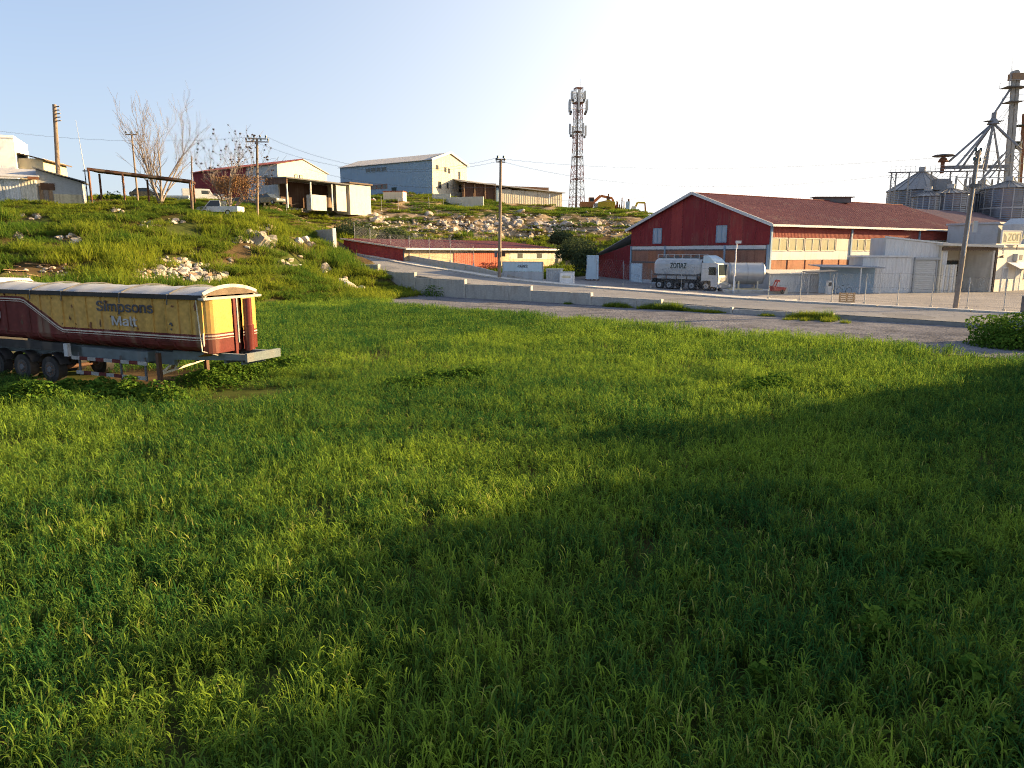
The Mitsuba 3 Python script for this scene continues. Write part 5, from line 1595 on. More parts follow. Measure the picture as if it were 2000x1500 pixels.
lv = np.linspace(0, Ht, 17)
for k, (z0, z1) in enumerate(zip(lv[:-1], lv[1:])):
    b = t.b()
    a, c = hw(z0), hw(z1)
    col = ('towerred', 'palegrey')[(k // 2) % 2]
    A = [np.array([sx * a, sy * a, z0]) for sx, sy in ((-1, -1), (1, -1), (1, 1), (-1, 1))]
    C = [np.array([sx * c, sy * c, z1]) for sx, sy in ((-1, -1), (1, -1), (1, 1), (-1, 1))]
    for q in range(4):
        n_ = (q + 1) % 4
        b.beam(A[q], C[q], .12, .12, col, .4)
        b.beam(A[q], C[n_], .07, .07, col, .4)
        b.beam(A[n_], C[q], .07, .07, col, .4)
        b.beam(C[q], C[n_], .08, .08, col, .4)
    t.p('lattice_section', b)
t.p('cable_ladder', t.b().box(-.35, .1, -.1, .1, 0, Ht - 1, 'darksteel', .3))
for zf in (.27, .45, .65, .88):
    t.p('platform', t.b().box(-1.1, 1.1, -1.1, 1.1, Ht * zf, Ht * zf + .12, 'darkrust', .3))
for zf, R_, hh, nn in ((.86, 2.3, 2.4, 6), (.94, 1.7, 1.8, 6), (.67, 2.2, 2.3, 4)):
    for k in range(nn):
        a = k * 2 * math.pi / nn + .25
        x, y, z = R_ * math.cos(a), R_ * math.sin(a), Ht * zf
        b = t.b()
        b.box(x - .2, x + .2, y - .14, y + .14, z - hh / 2, z + hh / 2, 'palegrey', .3)
        b.beam((x * .35, y * .35, z - hh * .3), (x, y, z - hh * .3), .08, .08, 'steel')
        b.beam((x * .35, y * .35, z + hh * .3), (x, y, z + hh * .3), .08, .08, 'steel')
        b.box(x * .86 - .22, x * .86 + .22, y * .86 - .18, y * .86 + .18, z - hh * .75, z - hh * .52, 'darksteel', .3)
        t.p('panel_antenna', b)
t.p('lightning_rod', t.b().cyl((.5, 0, Ht), (.5, 0, Ht + 2.0), .06, .02, 6, 'steel').box(-.9, .9, -.9, .9, Ht - .1, Ht, 'towerred'))

# ------------------------------------------------------------------ scrapyard machines on the crest
S = at(1170, 411, 160)


def machine(name, label, cat, px, py, Y, yaw=0.0):
    p_ = at(px, py, Y)
    return Th(name, label, cat, M=fr(p_[0], p_[1], p_[2] - .25, yaw))


t = machine('digger', 'rusty orange excavator with arched arm right of the lattice tower', 'excavator', 1150, 411, 160, .05)
t.p('track', t.b().prism([(-1.8, 0), (1.8, 0), (2.1, .4), (1.8, .8), (-1.8, .8), (-2.1, .4)], (0, -1.2, 0), X, Z, (0, .6, 0), 'darkrust').prism([(-1.8, 0), (1.8, 0), (2.1, .4), (1.8, .8), (-1.8, .8), (-2.1, .4)], (0, .6, 0), X, Z, (0, .6, 0), 'darkrust'))
t.p('cab', t.b().box(-1.9, .9, -1.1, 1.1, .9, 2.0, 'machineorange', .7).box(-.1, 1.0, -1.0, .1, 2.0, 3.0, 'machineorange', .6))
t.p('window', t.b().box(.0, .9, -1.03, -1.0, 2.1, 2.8, 'glass'))
t.p('arm', t.b().beam((.8, .3, 1.8), (2.6, .3, 3.4), .4, .6, 'machineorange', .6).beam((2.6, .3, 3.4), (5.2, .3, 2.9), .36, .5, 'machineorange', .6).beam((5.2, .3, 2.9), (6.0, .3, .9), .3, .4, 'machineorange', .6))
t.p('bucket', t.b().prism([(5.6, .9), (6.5, 1.0), (6.6, .2), (5.9, 0)], (0, -.2, 0), X, Z, (0, 1, 0), 'darkrust'))
t = machine('cream_skip', 'cream box skip beside the yellow machine on the crest', 'skip', 1164, 413, 158, 0)
t.p('body', t.b().prism([(0, 0), (2.2, 0), (2.6, 1.9), (-.3, 1.9)], (0, 0, 0), X, Z, (0, 1.8, 0), 'cream', .6))
t.p('rim', t.b().box(-.36, 2.66, -.06, 1.86, 1.9, 2.0, 'timber', .5))
t = machine('yellow_loader', 'bright yellow machine body with raised exhaust on the crest', 'loader', 1185, 415, 158, -.1)
t.p('body', t.b().prism([(-2.0, .7), (1.7, .7), (1.7, 2.4), (.4, 2.9), (-1.9, 2.4)], (0, -1, 0), X, Z, (0, 2, 0), 'machineyellow', .5))
t.p('track', t.b().box(-2.1, 1.9, -1.1, -.6, 0, .68, 'black').box(-2.1, 1.9, .6, 1.1, 0, .68, 'black'))
t.p('exhaust', t.b().box(-.1, .6, -.4, .4, 2.9, 3.6, 'darkrust').cyl((.3, 0, 3.6), (.3, 0, 4.2), .12, None, 8, 'darkrust'))
t = machine('scrap_heap', 'heap of upright rusty pipes and drums on the crest', 'scrap', 1212, 416, 158, 0)
rs = np.random.default_rng(3)
for k in range(16):
    x, y = rs.uniform(-1.4, 2.2), rs.uniform(-.8, .8)
    t.p('pipe', t.b().cyl((x, y, 0), (x + rs.uniform(-.3, .3), y, rs.uniform(1.5, 3.6)), .13, None, 6, ('rust', 'darkrust', 'steel')[k % 3]))
t.p('drum', t.b().cyl((1.5, -1, .2), (1.5, -1, 2.6), .55, None, 14, 'paleblue', .4))
t = machine('small_digger', 'small yellow excavator with bent arm at the right end of the crest', 'excavator', 1240, 418, 158, 0)
t.p('track', t.b().box(-1.6, .3, -.7, .7, 0, .6, 'black'))
t.p('cab', t.b().box(-1.5, .2, -.6, .6, .6, 1.2, 'machineyellow', .4).box(-.7, .1, -.5, .5, 1.2, 1.9, 'offwhite'))
t.p('arm', t.b().beam((-.2, 0, 1.2), (.5, 0, 2.7), .3, .4, 'machineyellow').beam((.5, 0, 2.7), (2.1, 0, 2.6), .28, .36, 'machineyellow').beam((2.1, 0, 2.6), (2.3, 0, .6), .25, .3, 'machineorange'))
t.p('bucket', t.b().prism([(1.9, .6), (2.6, .7), (2.7, 0), (2.1, -.1)], (0, -.4, 0), X, Z, (0, .8, 0), 'machineorange'))

# ------------------------------------------------------------------ grain silos on the right
def silo(label, px, ytop, yeave, rad, Y, cone, col='galvdark', group='corrugated grain silos behind the red hall'):
    c = at(px, yeave, Y)
    t = Th('grain_silo', label, 'silo', group, M=fr(c[0], c[1], 0.8, 0))
    hE = c[2] - .8
    n = 64
    for k in range(6):
        z0, z1 = hE * k / 6 + .02, hE * (k + 1) / 6 - .02
        b = t.b()
        for j in range(8):
            za, zb = z0 + (z1 - z0) * j / 8, z0 + (z1 - z0) * (j + 1) / 8
            zm = (za + zb) / 2
            b.cyl((0, 0, za), (0, 0, zm), rad, rad + .05, 40, col, .5, cap=False)
            b.cyl((0, 0, zm), (0, 0, zb), rad + .05, rad, 40, col, .5, cap=False)
        t.p('wall_ring', b, 'metal')
    b = t.b()
    for k in range(20):
        a0, a1 = k * math.pi / 10, (k + 1) * math.pi / 10
        for r0, r1, h0, h1 in ((rad + .3, .5, -.05, cone),):
            f_ = lambda r_, a_, h_: (r_ * math.cos(a_), r_ * math.sin(a_), hE + h_)
            b.quad(f_(r0, a0, h0), f_(r0, a1, h0), f_(r1, a1, h1), f_(r1, a0, h1), col, .5)
            b.beam(f_(r0, a0, h0 + .05), f_(r1, a0, h1 + .05), .1, .1, col, .4)
    t.p('cone_roof', b, 'metal')
    t.p('top_cap', t.b().cyl((0, 0, hE + cone - .1), (0, 0, hE + cone + .8), .6, .6, 14, 'galv', .4))
    b = t.b()
    for k in range(16):
        a = k * math.pi / 8
        b.box(rad * math.cos(a) - .07, rad * math.cos(a) + .07, rad * math.sin(a) * 1.01 - .07, rad * math.sin(a) * 1.01 + .07, 0, hE, 'galv', .4)
    t.p('stiffener', b, kind='stuff')
    return t, c, hE


t, c, hE = silo('big grey silo with wide conical roof, leftmost behind the red hall', 1797, 338, 373, 5.6, 140, 3.6)
t.p('roof_hatch', t.b().box(.4, 1.2, -4.0, -3.4, hE + 1.0, hE + 1.7, 'black'))
silo('low small silo just right of the leftmost silo', 1812, 374, 384, 2.4, 128, .9)
silo('second small silo with flat cone behind the roof ridge', 1856, 371, 379, 3.2, 128, .9)
t, c, hE = silo('large dark silo at the right edge behind the office', 1970, 357, 369, 4.0, 128, 1.3)
b = t.b()
for z in (3.5, 6.5):
    b.cyl((0, 0, hE - z), (0, 0, hE - z + .25), 4.12, None, 32, 'galv', cap=False)
t.p('hoop', b, kind='stuff')
silo('shaded silo between the leaning pole and the right edge silo', 1918, 362, 371, 2.6, 140, 1.0)
silo('narrow silo partly hidden behind the elevator supports', 1893, 372, 380, 1.7, 132, .8)

YG = 134
t = Th('conveyor_gantry', 'long horizontal conveyor gantry with railings above the silos', 'conveyor')
g0, g1 = at(1737, 337, YG), at(1968, 333, YG)
b = B()
b.beam(g0, g1, .9, .14, 'galvdark', .4)
t.p('walkway', b)
b = B()
u = (g1 - g0) / np.linalg.norm(g1 - g0)
t.p('conveyor_tube', B().beam(g0 + u * 10 + UP * .7, g1 + UP * .7, .6, .55, 'galvdark', .5))
for k in range(25):
    q = g0 + (g1 - g0) * k / 24
    b.beam(q + UP * .0 - Yv * .45, q + UP * 1.0 - Yv * .45, .05, .05, 'galv')
    if k < 24:
        q2 = g0 + (g1 - g0) * (k + 1) / 24
        b.beam(q - UP * .9 + Yv * .4, q2 + Yv * .4, .06, .06, 'galv')
        b.beam(q - UP * .9 + Yv * .4, q2 - UP * .9 + Yv * .4, .06, .06, 'galv')
for h in (.5, 1.0):
    b.beam(g0 + UP * h - Yv * .45, g1 + UP * h - Yv * .45, .05, .05, 'galv')
t.p('railing', b, kind='stuff')
for fx in (.02, .06, .17, .36, .52, .66, .80, .93):
    q = g0 + (g1 - g0) * fx
    t.p('support_leg', B().beam(q - UP * (q[2] - 1), q, .2, .2, 'rail', .4))
b = B()
for k in range(7):
    q = g0 + (g1 - g0) * .02
    q2 = g0 + (g1 - g0) * .06
    z0, z1 = q[2] - 1.6 * k - .4, q[2] - 1.6 * (k + 1) - .4
    b.beam((q[0], q[1], z0), (q2[0], q2[1], z1), .09, .09, 'rail').beam((q[0], q[1], z0), (q2[0], q2[1], z0), .09, .09, 'rail')
t.p('leg_brace', b, kind='stuff')

t = Th('grain_elevator', 'tall twin leg grain elevator tower with head platform at the right edge', 'elevator')
e0, e1 = at(1967, 420, YG), at(1984, 152, YG)
for dx in (-.38, .38):
    t.p('elevator_leg', B().beam(e0 + X * dx - UP * 8, e1 + X * dx, .42, .6, 'rail', .5))
t.p('elevator_head', B().box(e1[0] - 1.0, e1[0] + 1.1, YG - .7, YG + .7, e1[2] - .4, e1[2] + .7, 'timber', .5).cyl(e1 + [-.3, -.6, .7], e1 + [-.3, .6, .7], .55, None, 14, 'rail', .5))
b = B()
for z in (-1.7, -4.2):
    w = 1.9 if z > -2 else 1.2
    b.box(e1[0] - w, e1[0] + w, YG - 1.2, YG + 1.2, e1[2] + z, e1[2] + z + .12, 'darksteel', .4)
    for sx in (-1, 1):
        for sy in (-1, 1):
            b.beam((e1[0] + sx * w, YG + sy * 1.2, e1[2] + z), (e1[0] + sx * w, YG + sy * 1.2, e1[2] + z + 1.1), .06, .06, 'galv')
        b.beam((e1[0] - w, YG + sx * 1.2, e1[2] + z + 1.1), (e1[0] + w, YG + sx * 1.2, e1[2] + z + 1.1), .06, .06, 'galv')
t.p('platform', b)
for q in ((-1.3, 4.2), (-1.1, 2.6)):
    t.p('aerial', B().cyl(e1 + [q[0], -.5, -1.6], e1 + [q[0], -.5, q[1]], .05, .02, 6, 'galv'))
b = B()
for k in range(15):
    za, zb = e0[2] - 2 + 1.9 * k, e0[2] - 2 + 1.9 * (k + 1)
    f0, f1 = (za - e0[2]) / (e1[2] - e0[2]), (zb - e0[2]) / (e1[2] - e0[2])
    pa, pb = e0 + (e1 - e0) * f0, e0 + (e1 - e0) * f1
    if zb > e1[2] - 9:
        break
    b.beam(pa + [1.0, 1.2, 0], pb + [2.6, 1.2, 0], .12, .12, 'rail').beam(pa + [2.6, 1.2, 0], pb + [1.0, 1.2, 0], .12, .12, 'rail')
    b.beam(pa + [1.0, 1.2, 0], pb + [1.0, 1.2, 0], .16, .16, 'rail').beam(pa + [2.6, 1.2, 0], pb + [2.6, 1.2, 0], .16, .16, 'yellowwall')
    b.box(pa[0] + .9, pa[0] + 2.7, YG + 1.1, YG + 1.3, zb - .06, zb + .06, 'rail')
t.p('ladder_tower', b, kind='stuff')
for px, py, dY in ((1858, 340, 2), (1905, 338, -4), (1930, 345, 6), (2010, 330, -5), (1885, 352, 0)):
    t.p('stay_cable', B().cyl(e1 - UP * 4.1, at(px, py, YG + dY), .035, None, 5, 'galvdark', .2, cap=False))
t = Th('pink_elevator', 'second narrow reddish elevator leg cut by the right edge of the picture', 'elevator')
q0, q1 = at(1993, 415, YG + 2), at(2001, 222, YG + 2)
t.p('elevator_leg', B().beam(q0 - UP * 8, q1, .5, .5, 'rust', .4))
t.p('platform', B().box(q1[0] - 1.5, q1[0] + 1.2, q1[1] - 1, q1[1] + 1, q1[2] - 2.2, q1[2] - 2.05, 'darkgreen').box(q1[0] - 1.9, q1[0] - .5, q1[1] - .6, q1[1] + .5, q1[2] - 6.2, q1[2] - 5.0, 'darkgreen', .4))

t = Th('spout_distributor', 'cone shaped grain distributor on tripod legs with spouts fanning down to the silos', 'distributor')
hub = at(1940, 238, YG)
t.p('hub', B().cyl(hub - UP * .4, hub + UP * .5, 1.0, .5, 16, 'galvdark', .4).cyl(hub + UP * .5, hub + UP * 1.6, .4, .4, 12, 'galvdark').box(hub[0] - 1.5, hub[0] + 1.5, YG - .6, YG + .6, hub[2] + .05, hub[2] + .15, 'darksteel'))
t.p('spout', B().cyl(hub + UP * 1.4, e1 - UP * .6, .19, None, 10, 'galvdark'))
for px, py, dY in ((1853, 316, 0), (1864, 330, -3), (1874, 334, 3), (1995, 292, 0), (1998, 300, 3), (1988, 285, -3), (1925, 332, -2)):
    t.p('spout', B().cyl(hub - UP * .2, at(px, py, YG + dY), .20, None, 10, 'galvdark', .4))
for px, py, dY in ((1918, 330, -2.5), (1921, 332, 2.5), (1952, 330, 2.5), (1955, 332, -2.5)):
    t.p('tripod_leg', B().beam(hub - UP * .3, at(px, py, YG + dY), .2, .2, 'rail', .4))
b = B()
for py in (262, 295):
    P = [at(1940 + (px - 1940) * (py - 238) / 94, py, YG + dY * (py - 238) / 94) for px, dY in ((1918, -2.5), (1921, 2.5), (1952, 2.5), (1955, -2.5))]
    for k in range(4):
        b.beam(P[k], P[(k + 1) % 4], .12, .12, 'rail')
t.p('tripod_brace', b)
for px, py in ((1955, 318), (1962, 322), (1946, 326)):
    t.p('spout', B().cyl(at(px + 12, py - 24, YG - 1), at(px - 30, py + 26, YG - 1), .13, None, 8, 'galvdark', .4))
t = Th('roof_ventilator', 'mushroom ventilator with wide flat disc standing above the silos', 'ventilator')
q = at(1843, 303, YG)
t.p('disc', B().cyl(q - UP * .15, q + UP * .05, 1.9, 1.5, 20, 'darksteel', .4))
t.p('stem', B().cyl(q - UP * 3.2, q - UP * .1, .35, None, 10, 'rust', .4).cyl(q - UP * 1.2, q - UP * .5, .9, .5, 12, 'rust', .4))
t.p('body', B().box(q[0] - 1.2, q[0] + 1.4, YG - .8, YG + .8, q[2] - 6.2, q[2] - 4.2, 'galvdark', .4))
t = Th('lattice_frame', 'weathered steel frame and stairs between the silos under the gantry', 'frame')
rs = np.random.default_rng(11)
P0, P1 = at(1862, 400, YG - 3), at(1962, 345, YG + 3)
for k in range(6):
    x = P0[0] + (P1[0] - P0[0]) * k / 5
    for y in (YG - 3, YG + 2.5):
        t.p('column', B().box(x - .12, x + .12, y - .12, y + .12, 1, P1[2] - .5 - .3 * (k % 2), 'rail', .5))
b = B()
for k in range(5):
    xa, xb = P0[0] + (P1[0] - P0[0]) * k / 5, P0[0] + (P1[0] - P0[0]) * (k + 1) / 5
    for z in (P1[2] - .8, P1[2] - 3.2, P1[2] - 5.5):
        b.beam((xa, YG - 3, z), (xb, YG - 3, z), .16, .16, 'rail', .5)
    b.beam((xa, YG - 3, P1[2] - 5.5), (xb, YG - 3, P1[2] - 3.2), .1, .1, 'rail', .5)
    b.beam((xa, YG - 3, P1[2] - .8), (xb, YG - 3, P1[2] - 3.2), .1, .1, 'yellowwall', .5)
t.p('brace', b, kind='stuff')
t = Th('ridge_vent', 'small flat vent box on the ridge of the red hall', 'vent')
q = at(1636, 388, 103)
t.p('box', B().box(q[0] - 3.2, q[0] + 1.6, q[1] - .7, q[1] + .7, q[2] - .6, q[2] + .1, 'darksteel', .4).box(q[0] - 3.6, q[0] + 2.0, q[1] - 1, q[1] + 1, q[2] + .1, q[2] + .22, 'brownroof', .4))

# ------------------------------------------------------------------ bare trees
def bare_tree(name, label, base, height, spread, stems, seed, col='bark', twigs=3, up=.55, r0=.17):
    r = np.random.default_rng(seed)
    t = Th(name, label, 'tree')
    trunk, crown = B(), B()
    tips = []

    def grow(p, d, L, rad, depth):
        n = 4
        q = p
        for k in range(n):
            d = d + r.normal(0, .10, 3) + np.array([0, 0, .05 * up])
            d /= np.linalg.norm(d)
            q2 = q + d * L / n
            ra, rb = max(.014, rad * (1 - .5 * k / n)), max(.013, rad * (1 - .5 * (k + 1) / n))
            (trunk if depth < 2 else crown).cyl(q, q2, ra, rb, 6 if depth < 2 else 4, col, .6, cap=False)
            q = q2
            if depth < twigs and k >= (1 if depth else 0):
                for _ in range(1 if depth else 2):
                    s_ = r.normal(0, 1, 3)
                    s_ -= d * (s_ @ d)
                    s_ /= np.linalg.norm(s_)
                    dd = d * .75 + s_ * .55 + np.array([0, 0, up * .35])
                    grow(q, dd / np.linalg.norm(dd), L * r.uniform(.42, .66), rb * .55, depth + 1)
        tips.append(q)

    for k in range(stems):
        a = k * 2 * math.pi / stems + r.uniform(-.4, .4)
        d = np.array([math.cos(a) * spread, math.sin(a) * spread, 1.0])
        grow(np.asarray(base) - [0, 0, .2], d / np.linalg.norm(d), height * r.uniform(.5, .62), r0, 0)
    t.p('trunk', trunk)
    t.p('crown', crown, label='leafless fan of fine twigs')
    return t, np.array(tips)


bp = hit(313, 400, 60)
bare_tree('bare_tree', 'tall leafless tree with pale upright branches behind the rusty carport', bp, at(300, 198, bp[1])[2] - bp[2], .36, 6, 21, 'barkpale', 3, 1.1, .12)
bp2 = hit(449, 424, 60)
t, tips = bare_tree('bare_tree', 'half bare tree with brown leaf clumps and dark seed pods before the maroon flank', bp2, at(440, 248, bp2[1])[2] - bp2[2], .40, 4, 33, 'barkpale', 3, .6, .12)
r = np.random.default_rng(2)
tall = tips[tips[:, 2] > bp2[2] + 3.4]
b = B()
for q in tall[r.permutation(len(tall))[:140]]:
    m_ = trimesh.creation.icosphere(1, r.uniform(.07, .14))
    m_.vertices = m_.vertices * [1, 1, .75] + q
    b.smooth_tm(m_, 'pod', .3)
t.p('seed_pods', b, kind='stuff')
nl = 7000
k = r.integers(0, len(tips), nl)
P = tips[k] * .6 + (bp2 + [0, 0, 1.5]) * .4 + r.normal(0, .42, (nl, 3)) + [.45, 0, .2]
P = P[(P[:, 2] > bp2[2] + 1.0) & (P[:, 2] < bp2[2] + 4.4)]
N = r.normal(size=P.shape)
N /= np.linalg.norm(N, axis=1, keepdims=True)
V, F, U = leaf_mesh(P, N, .085, 5, 5, .6)
b = B()
b.raw(V, F, 'deadleaf', .5)
t.p('brown_leaves', b, kind='stuff')

# ------------------------------------------------------------------ cars on the hill
def car(name, label, cat, px, py, Y, yaw, col, kind='car', group=None):
    p_ = at(px, py, Y)
    p_[2] = float(H(p_[0], p_[1])) if abs(H(p_[0], p_[1]) - p_[2]) < .9 else p_[2]
    t = Th(name, label, cat, group, M=fr(p_[0], p_[1], p_[2], yaw))
    Lc, Wc = 4.3, 1.7
    low = [(-2.1, .35), (-2.15, .75), (-2.0, .95), (1.0, .98), (2.05, .78), (2.15, .45), (2.1, .3), (-2.0, .28)]
    if kind == 'van':
        low = [(-2.4, .35), (-2.4, 1.9), (1.2, 1.95), (1.7, 1.1), (2.2, .95), (2.3, .4), (2.2, .3), (-2.3, .3)]
    if kind == 'pickup':
        low = [(-2.5, .45), (-2.5, 1.0), (-.5, 1.0), (1.2, 1.0), (2.3, .9), (2.4, .5), (2.3, .38), (-2.4, .38)]
    t.p('body', t.b().prism(low, (0, -Wc / 2, 0), X, Z, (0, Wc, 0), col, .35), 'gloss')
    if kind != 'van':
        roof = [(-1.7, .95), (-1.2, 1.42), (.25, 1.45), (1.0, .97)] if kind == 'car' else [(-.5, 1.0), (-.4, 1.62), (.7, 1.62), (1.25, 1.0)]
        rf = np.array(roof)
        b = t.b()
        A, C = [(x, -Wc * .47 + .0, z) if z < 1.1 else (x, -Wc * .40, z) for x, z in roof], [(x, Wc * .47, z) if z < 1.1 else (x, Wc * .40, z) for x, z in roof]
        for k in range(3):
            b.quad(A[k], A[k + 1], C[k + 1], C[k], 'glass' if k != 1 else col, .1)
        b.quad(A[0], A[1], A[2], A[3], 'glass', .1).quad(C[3], C[2], C[1], C[0], 'glass', .1)
        t.p('cabin', b, 'gloss')
        b = t.b()
        for k in range(3):
            for Q in (A, C):
                b.beam(Q[k], Q[k + 1], .07, .07, col, .2)
        t.p('pillar', b, 'gloss')
    else:
        t.p('window', t.b().box(.1, 1.1, -Wc / 2 - .01, Wc / 2 + .01, 1.2, 1.7, 'glass', .1), 'gloss')
        t.p('windshield', t.b().quad((1.22, -.75, 1.9), (1.22, .75, 1.9), (1.72, .75, 1.12), (1.72, -.75, 1.12), 'glass', .1), 'gloss')
    for x in (-1.35, 1.35):
        for y in (-Wc / 2 - .02, Wc / 2 - .2):
            k_ = t.p('wheel', t.b().cyl((x, y, .31), (x, y + .22, .31), .31, None, 16, 'rubber'))
            t.p('rim', t.b().cyl((x, y - .015 if y < 0 else y + .21, .31), (x, y + .01 if y < 0 else y + .235, .31), .18, None, 10, 'galv'), under=k_)
    for y in (-.7, .45):
        t.p('headlight', t.b().box(2.08, 2.17, y, y + .25, .6, .75, 'cleanwhite', .1), 'gloss')
    return t


car('parked_van', 'white van parked behind the rusty carport post, leftmost of the hill vehicles', 'van', 392, 394, 106, .5, 'white', 'van')
car('parked_car', 'small white car between the white van and the half bare tree', 'car', 427, 393, 108, -.3, 'white')
car('parked_car', 'black car behind the foot of the half bare tree', 'car', 468, 395, 106, 2.9, 'carblack')
car('parked_car', 'black car parked just left of the power pole', 'car', 489, 397, 104, -.4, 'carblack')
car('parked_car', 'dark green car just right of the power pole', 'car', 528, 400, 102, -.5, 'cargreen')
car('parked_car', 'dark car partly hidden left of the tall bare tree', 'car', 288, 390, 106, .1, 'darkgreen')
car('silver_pickup', 'silver pickup with open bed parked on the crest before the half bare tree', 'pickup truck', 430, 424, 82, math.pi - .08, 'carsilver', 'pickup')
q = at(352, 399, 100)
t = Th('blue_trailer', 'pale blue box trailer with white top right of the tall bare tree', 'trailer', M=fr(q[0], q[1], q[2] - .2, .05))
t.p('body', t.b().box(-1.6, 1.5, -1, 1, .3, 1.0, 'carblue', .4).box(-1.75, 1.65, -1.05, 1.05, 1.02, 1.3, 'white', .3))
for y in (-1.1, .9):
    t.p('wheel', t.b().cyl((0, y, .3), (0, y + .2, .3), .3, None, 12, 'rubber'))
q = at(211, 403, 80)
t = Th('brick_stack', 'row of stacked orange bricks under the rusty carport', 'brick stack', M=fr(q[0], q[1], float(H(q[0], q[1])) - .05, .05))
for j in range(9):
    for k in range(4):
        t.p('brick', t.b().box(-1.55 + .35 * j + .01, -1.22 + .35 * j, -.25 + .02 * ((j + k) % 2), .25, .24 * k + .005, .24 * (k + 1), ('terracotta', 'brick', 'terracotta')[(j * 2 + k) % 3], .6))
q = at(182, 403, 79)
put('white_drum', B(fr(q[0], q[1], float(H(q[0], q[1])) - .05, 0)).cyl((0, 0, 0), (0, 0, .85), .3, .3, 14, 'palegrey', .4).cyl((0, 0, .85), (0, 0, .9), .31, .25, 14, 'white', .4), label='pale metal drum standing left of the orange bricks', cat='drum')
q = at(678, 392, 138)
t = Th('junk_shed', 'rusty open lean to with junk below the blue grey warehouse', 'shed', M=fr(q[0], q[1], q[2] - .4, 0))
t.p('body', t.b().box(-1.8, 2.2, 0, 1.6, 0, 1.3, 'darkrust', .8))
t.p('roof', t.b().hexa([(-2, -.3, 1.3), (2.5, -.3, 1.5), (2.5, 1.8, 1.6), (-2, 1.8, 1.4), (-2, -.3, 1.4), (2.5, -.3, 1.6), (2.5, 1.8, 1.7), (-2, 1.8, 1.5)], 'darksteel', .5))
t = Th('scrap_heap', 'small heap of reddish and white scrap left of the cream hut', 'scrap', M=fr(*(at(718, 393, 138) - [0, 0, .3]), 0))
for k in range(14):
    x, z = rs.uniform(-2.2, 2.2), rs.uniform(.1, 1.1)
    t.p('scrap_piece', t.b().beam((x, rs.uniform(-.5, .5), z * .4), (x + rs.uniform(-.6, .6), rs.uniform(-.5, .5), z * .4 + rs.uniform(.3, .9)), .3, .25, ('rust', 'offwhite', 'redside', 'steel')[k % 4], .7))

# ------------------------------------------------------------------ rocks, rubble
def rock_mesh(r, size, flat=.7):
    m = trimesh.creation.icosphere(2, 1.0)
    v = m.vertices
    d = r.uniform(.55, 1.0, (9, 1)) 
    nn = r.normal(size=(9, 3))
    nn /= np.linalg.norm(nn, axis=1, keepdims=True)
    for k in range(9):        # flat facets cut off the ball
        h = v @ nn[k]
        v = v - np.maximum(h - d[k, 0] * .75, 0)[:, None] * nn[k]
    v = v * (1 + .22 * (meshkit.noise(v * 3.1 + r.uniform(0, 50, 3), 1) - .5)[:, None])
    v = v * size * r.uniform(.7, 1.3, 3) * [1, 1, flat]
    a = r.uniform(0, 6.28)
    c, s_ = math.cos(a), math.sin(a)
    return v @ np.array([[c, s_, 0], [-s_, c, 0], [0, 0, 1.]]), np.array(m.faces)


r = np.random.default_rng(9)


def rocks(spec, label, group):
    for px, py, n, sx, sy, size in spec:
        for k in range(n):
            p_ = hit(px + r.normal() * sx, py + r.normal() * sy, 36)
            s_ = size * math.exp(r.normal() * .45)
            v, f = rock_mesh(r, s_)
            V = v[f].reshape(-1, 3) + p_ + [0, 0, s_ * .10]
            key = numbered('rock')
            scene[key] = mikit.ply((V, np.arange(len(V)).reshape(-1, 3)), 'rockmat', smooth=False)
            labels[key] = {'label': label, 'category': 'rock', 'group': group}


for spec, lab, gr in ROCKS:
    rocks(spec, lab, gr)
rocks([(735, 440, 18, 18, 10, .42), (800, 450, 34, 30, 10, .42), (870, 438, 30, 26, 13, .45), (930, 450, 26, 24, 10, .40), (1000, 432, 24, 24, 9, .42), (1050, 445, 26, 26, 11, .45), (1110, 450, 24, 24, 11, .42), (1190, 440, 22, 26, 8, .40), (850, 463, 12, 40, 3, .4), (1030, 460, 12, 40, 4, .4)], 'pale limestone rock in the rocky bank behind the low red shed', 'limestone rocks of the far bank')
V, F, k0 = [], [], 0
for k in range(900):
    p_ = hit(r.uniform(715, 1235), 442 + r.normal() * 13, 100)
    if p_[1] > 150:
        continue
    v, f = rock_mesh(r, .20 * math.exp(r.normal() * .4))
    V.append(v + p_)
    F.append(f + k0)
    k0 += len(v)
scene['loose_stones'] = mikit.ply((np.vstack(V), np.vstack(F)), 'rockmat', smooth=False)
labels['loose_stones'] = {'label': 'small loose stones and crumbled rock all over the far rocky bank', 'category': 'stones', 'kind': 'stuff'}

t = Th('rubble_pile', 'heap of broken stone, planks and rubbish behind the trailer roof', 'rubble')
for k in range(230):
    px, py = 300 + r.uniform(-42, 140), 0
    top_ = 504 + abs(px - 300) * .16
    py = r.uniform(top_, 552)
    p_ = hit(px, py, 36)
    v, f = rock_mesh(r, r.choice([.12, .16, .22, .30, .46]), .7)
    b_ = B()
    V = v[f].reshape(-1, 3) + p_ + [0, 0, .18]
    b_.raw(V, np.arange(len(V)).reshape(-1, 3), ('limestone', 'limestone', 'concrete', 'timber', 'darkconcrete')[k % 5], .9)
    t.p('stone', b_)
for k in range(16):
    p_ = hit(290 + r.uniform(-25, 110), r.uniform(518, 548), 36)
    d = r.normal(size=3) * [1, 1, .25]
    d /= np.linalg.norm(d)
    t.p('plank', B().beam(p_ - d * .7 + UP * .15, p_ + d * .8 + UP * .35, .16, .05, ('timber', 'polegrey', 'limestone')[k % 3], .8))
t = Th('rubble_pile', 'smaller spread of planks and stones above the rear of the trailer', 'rubble')
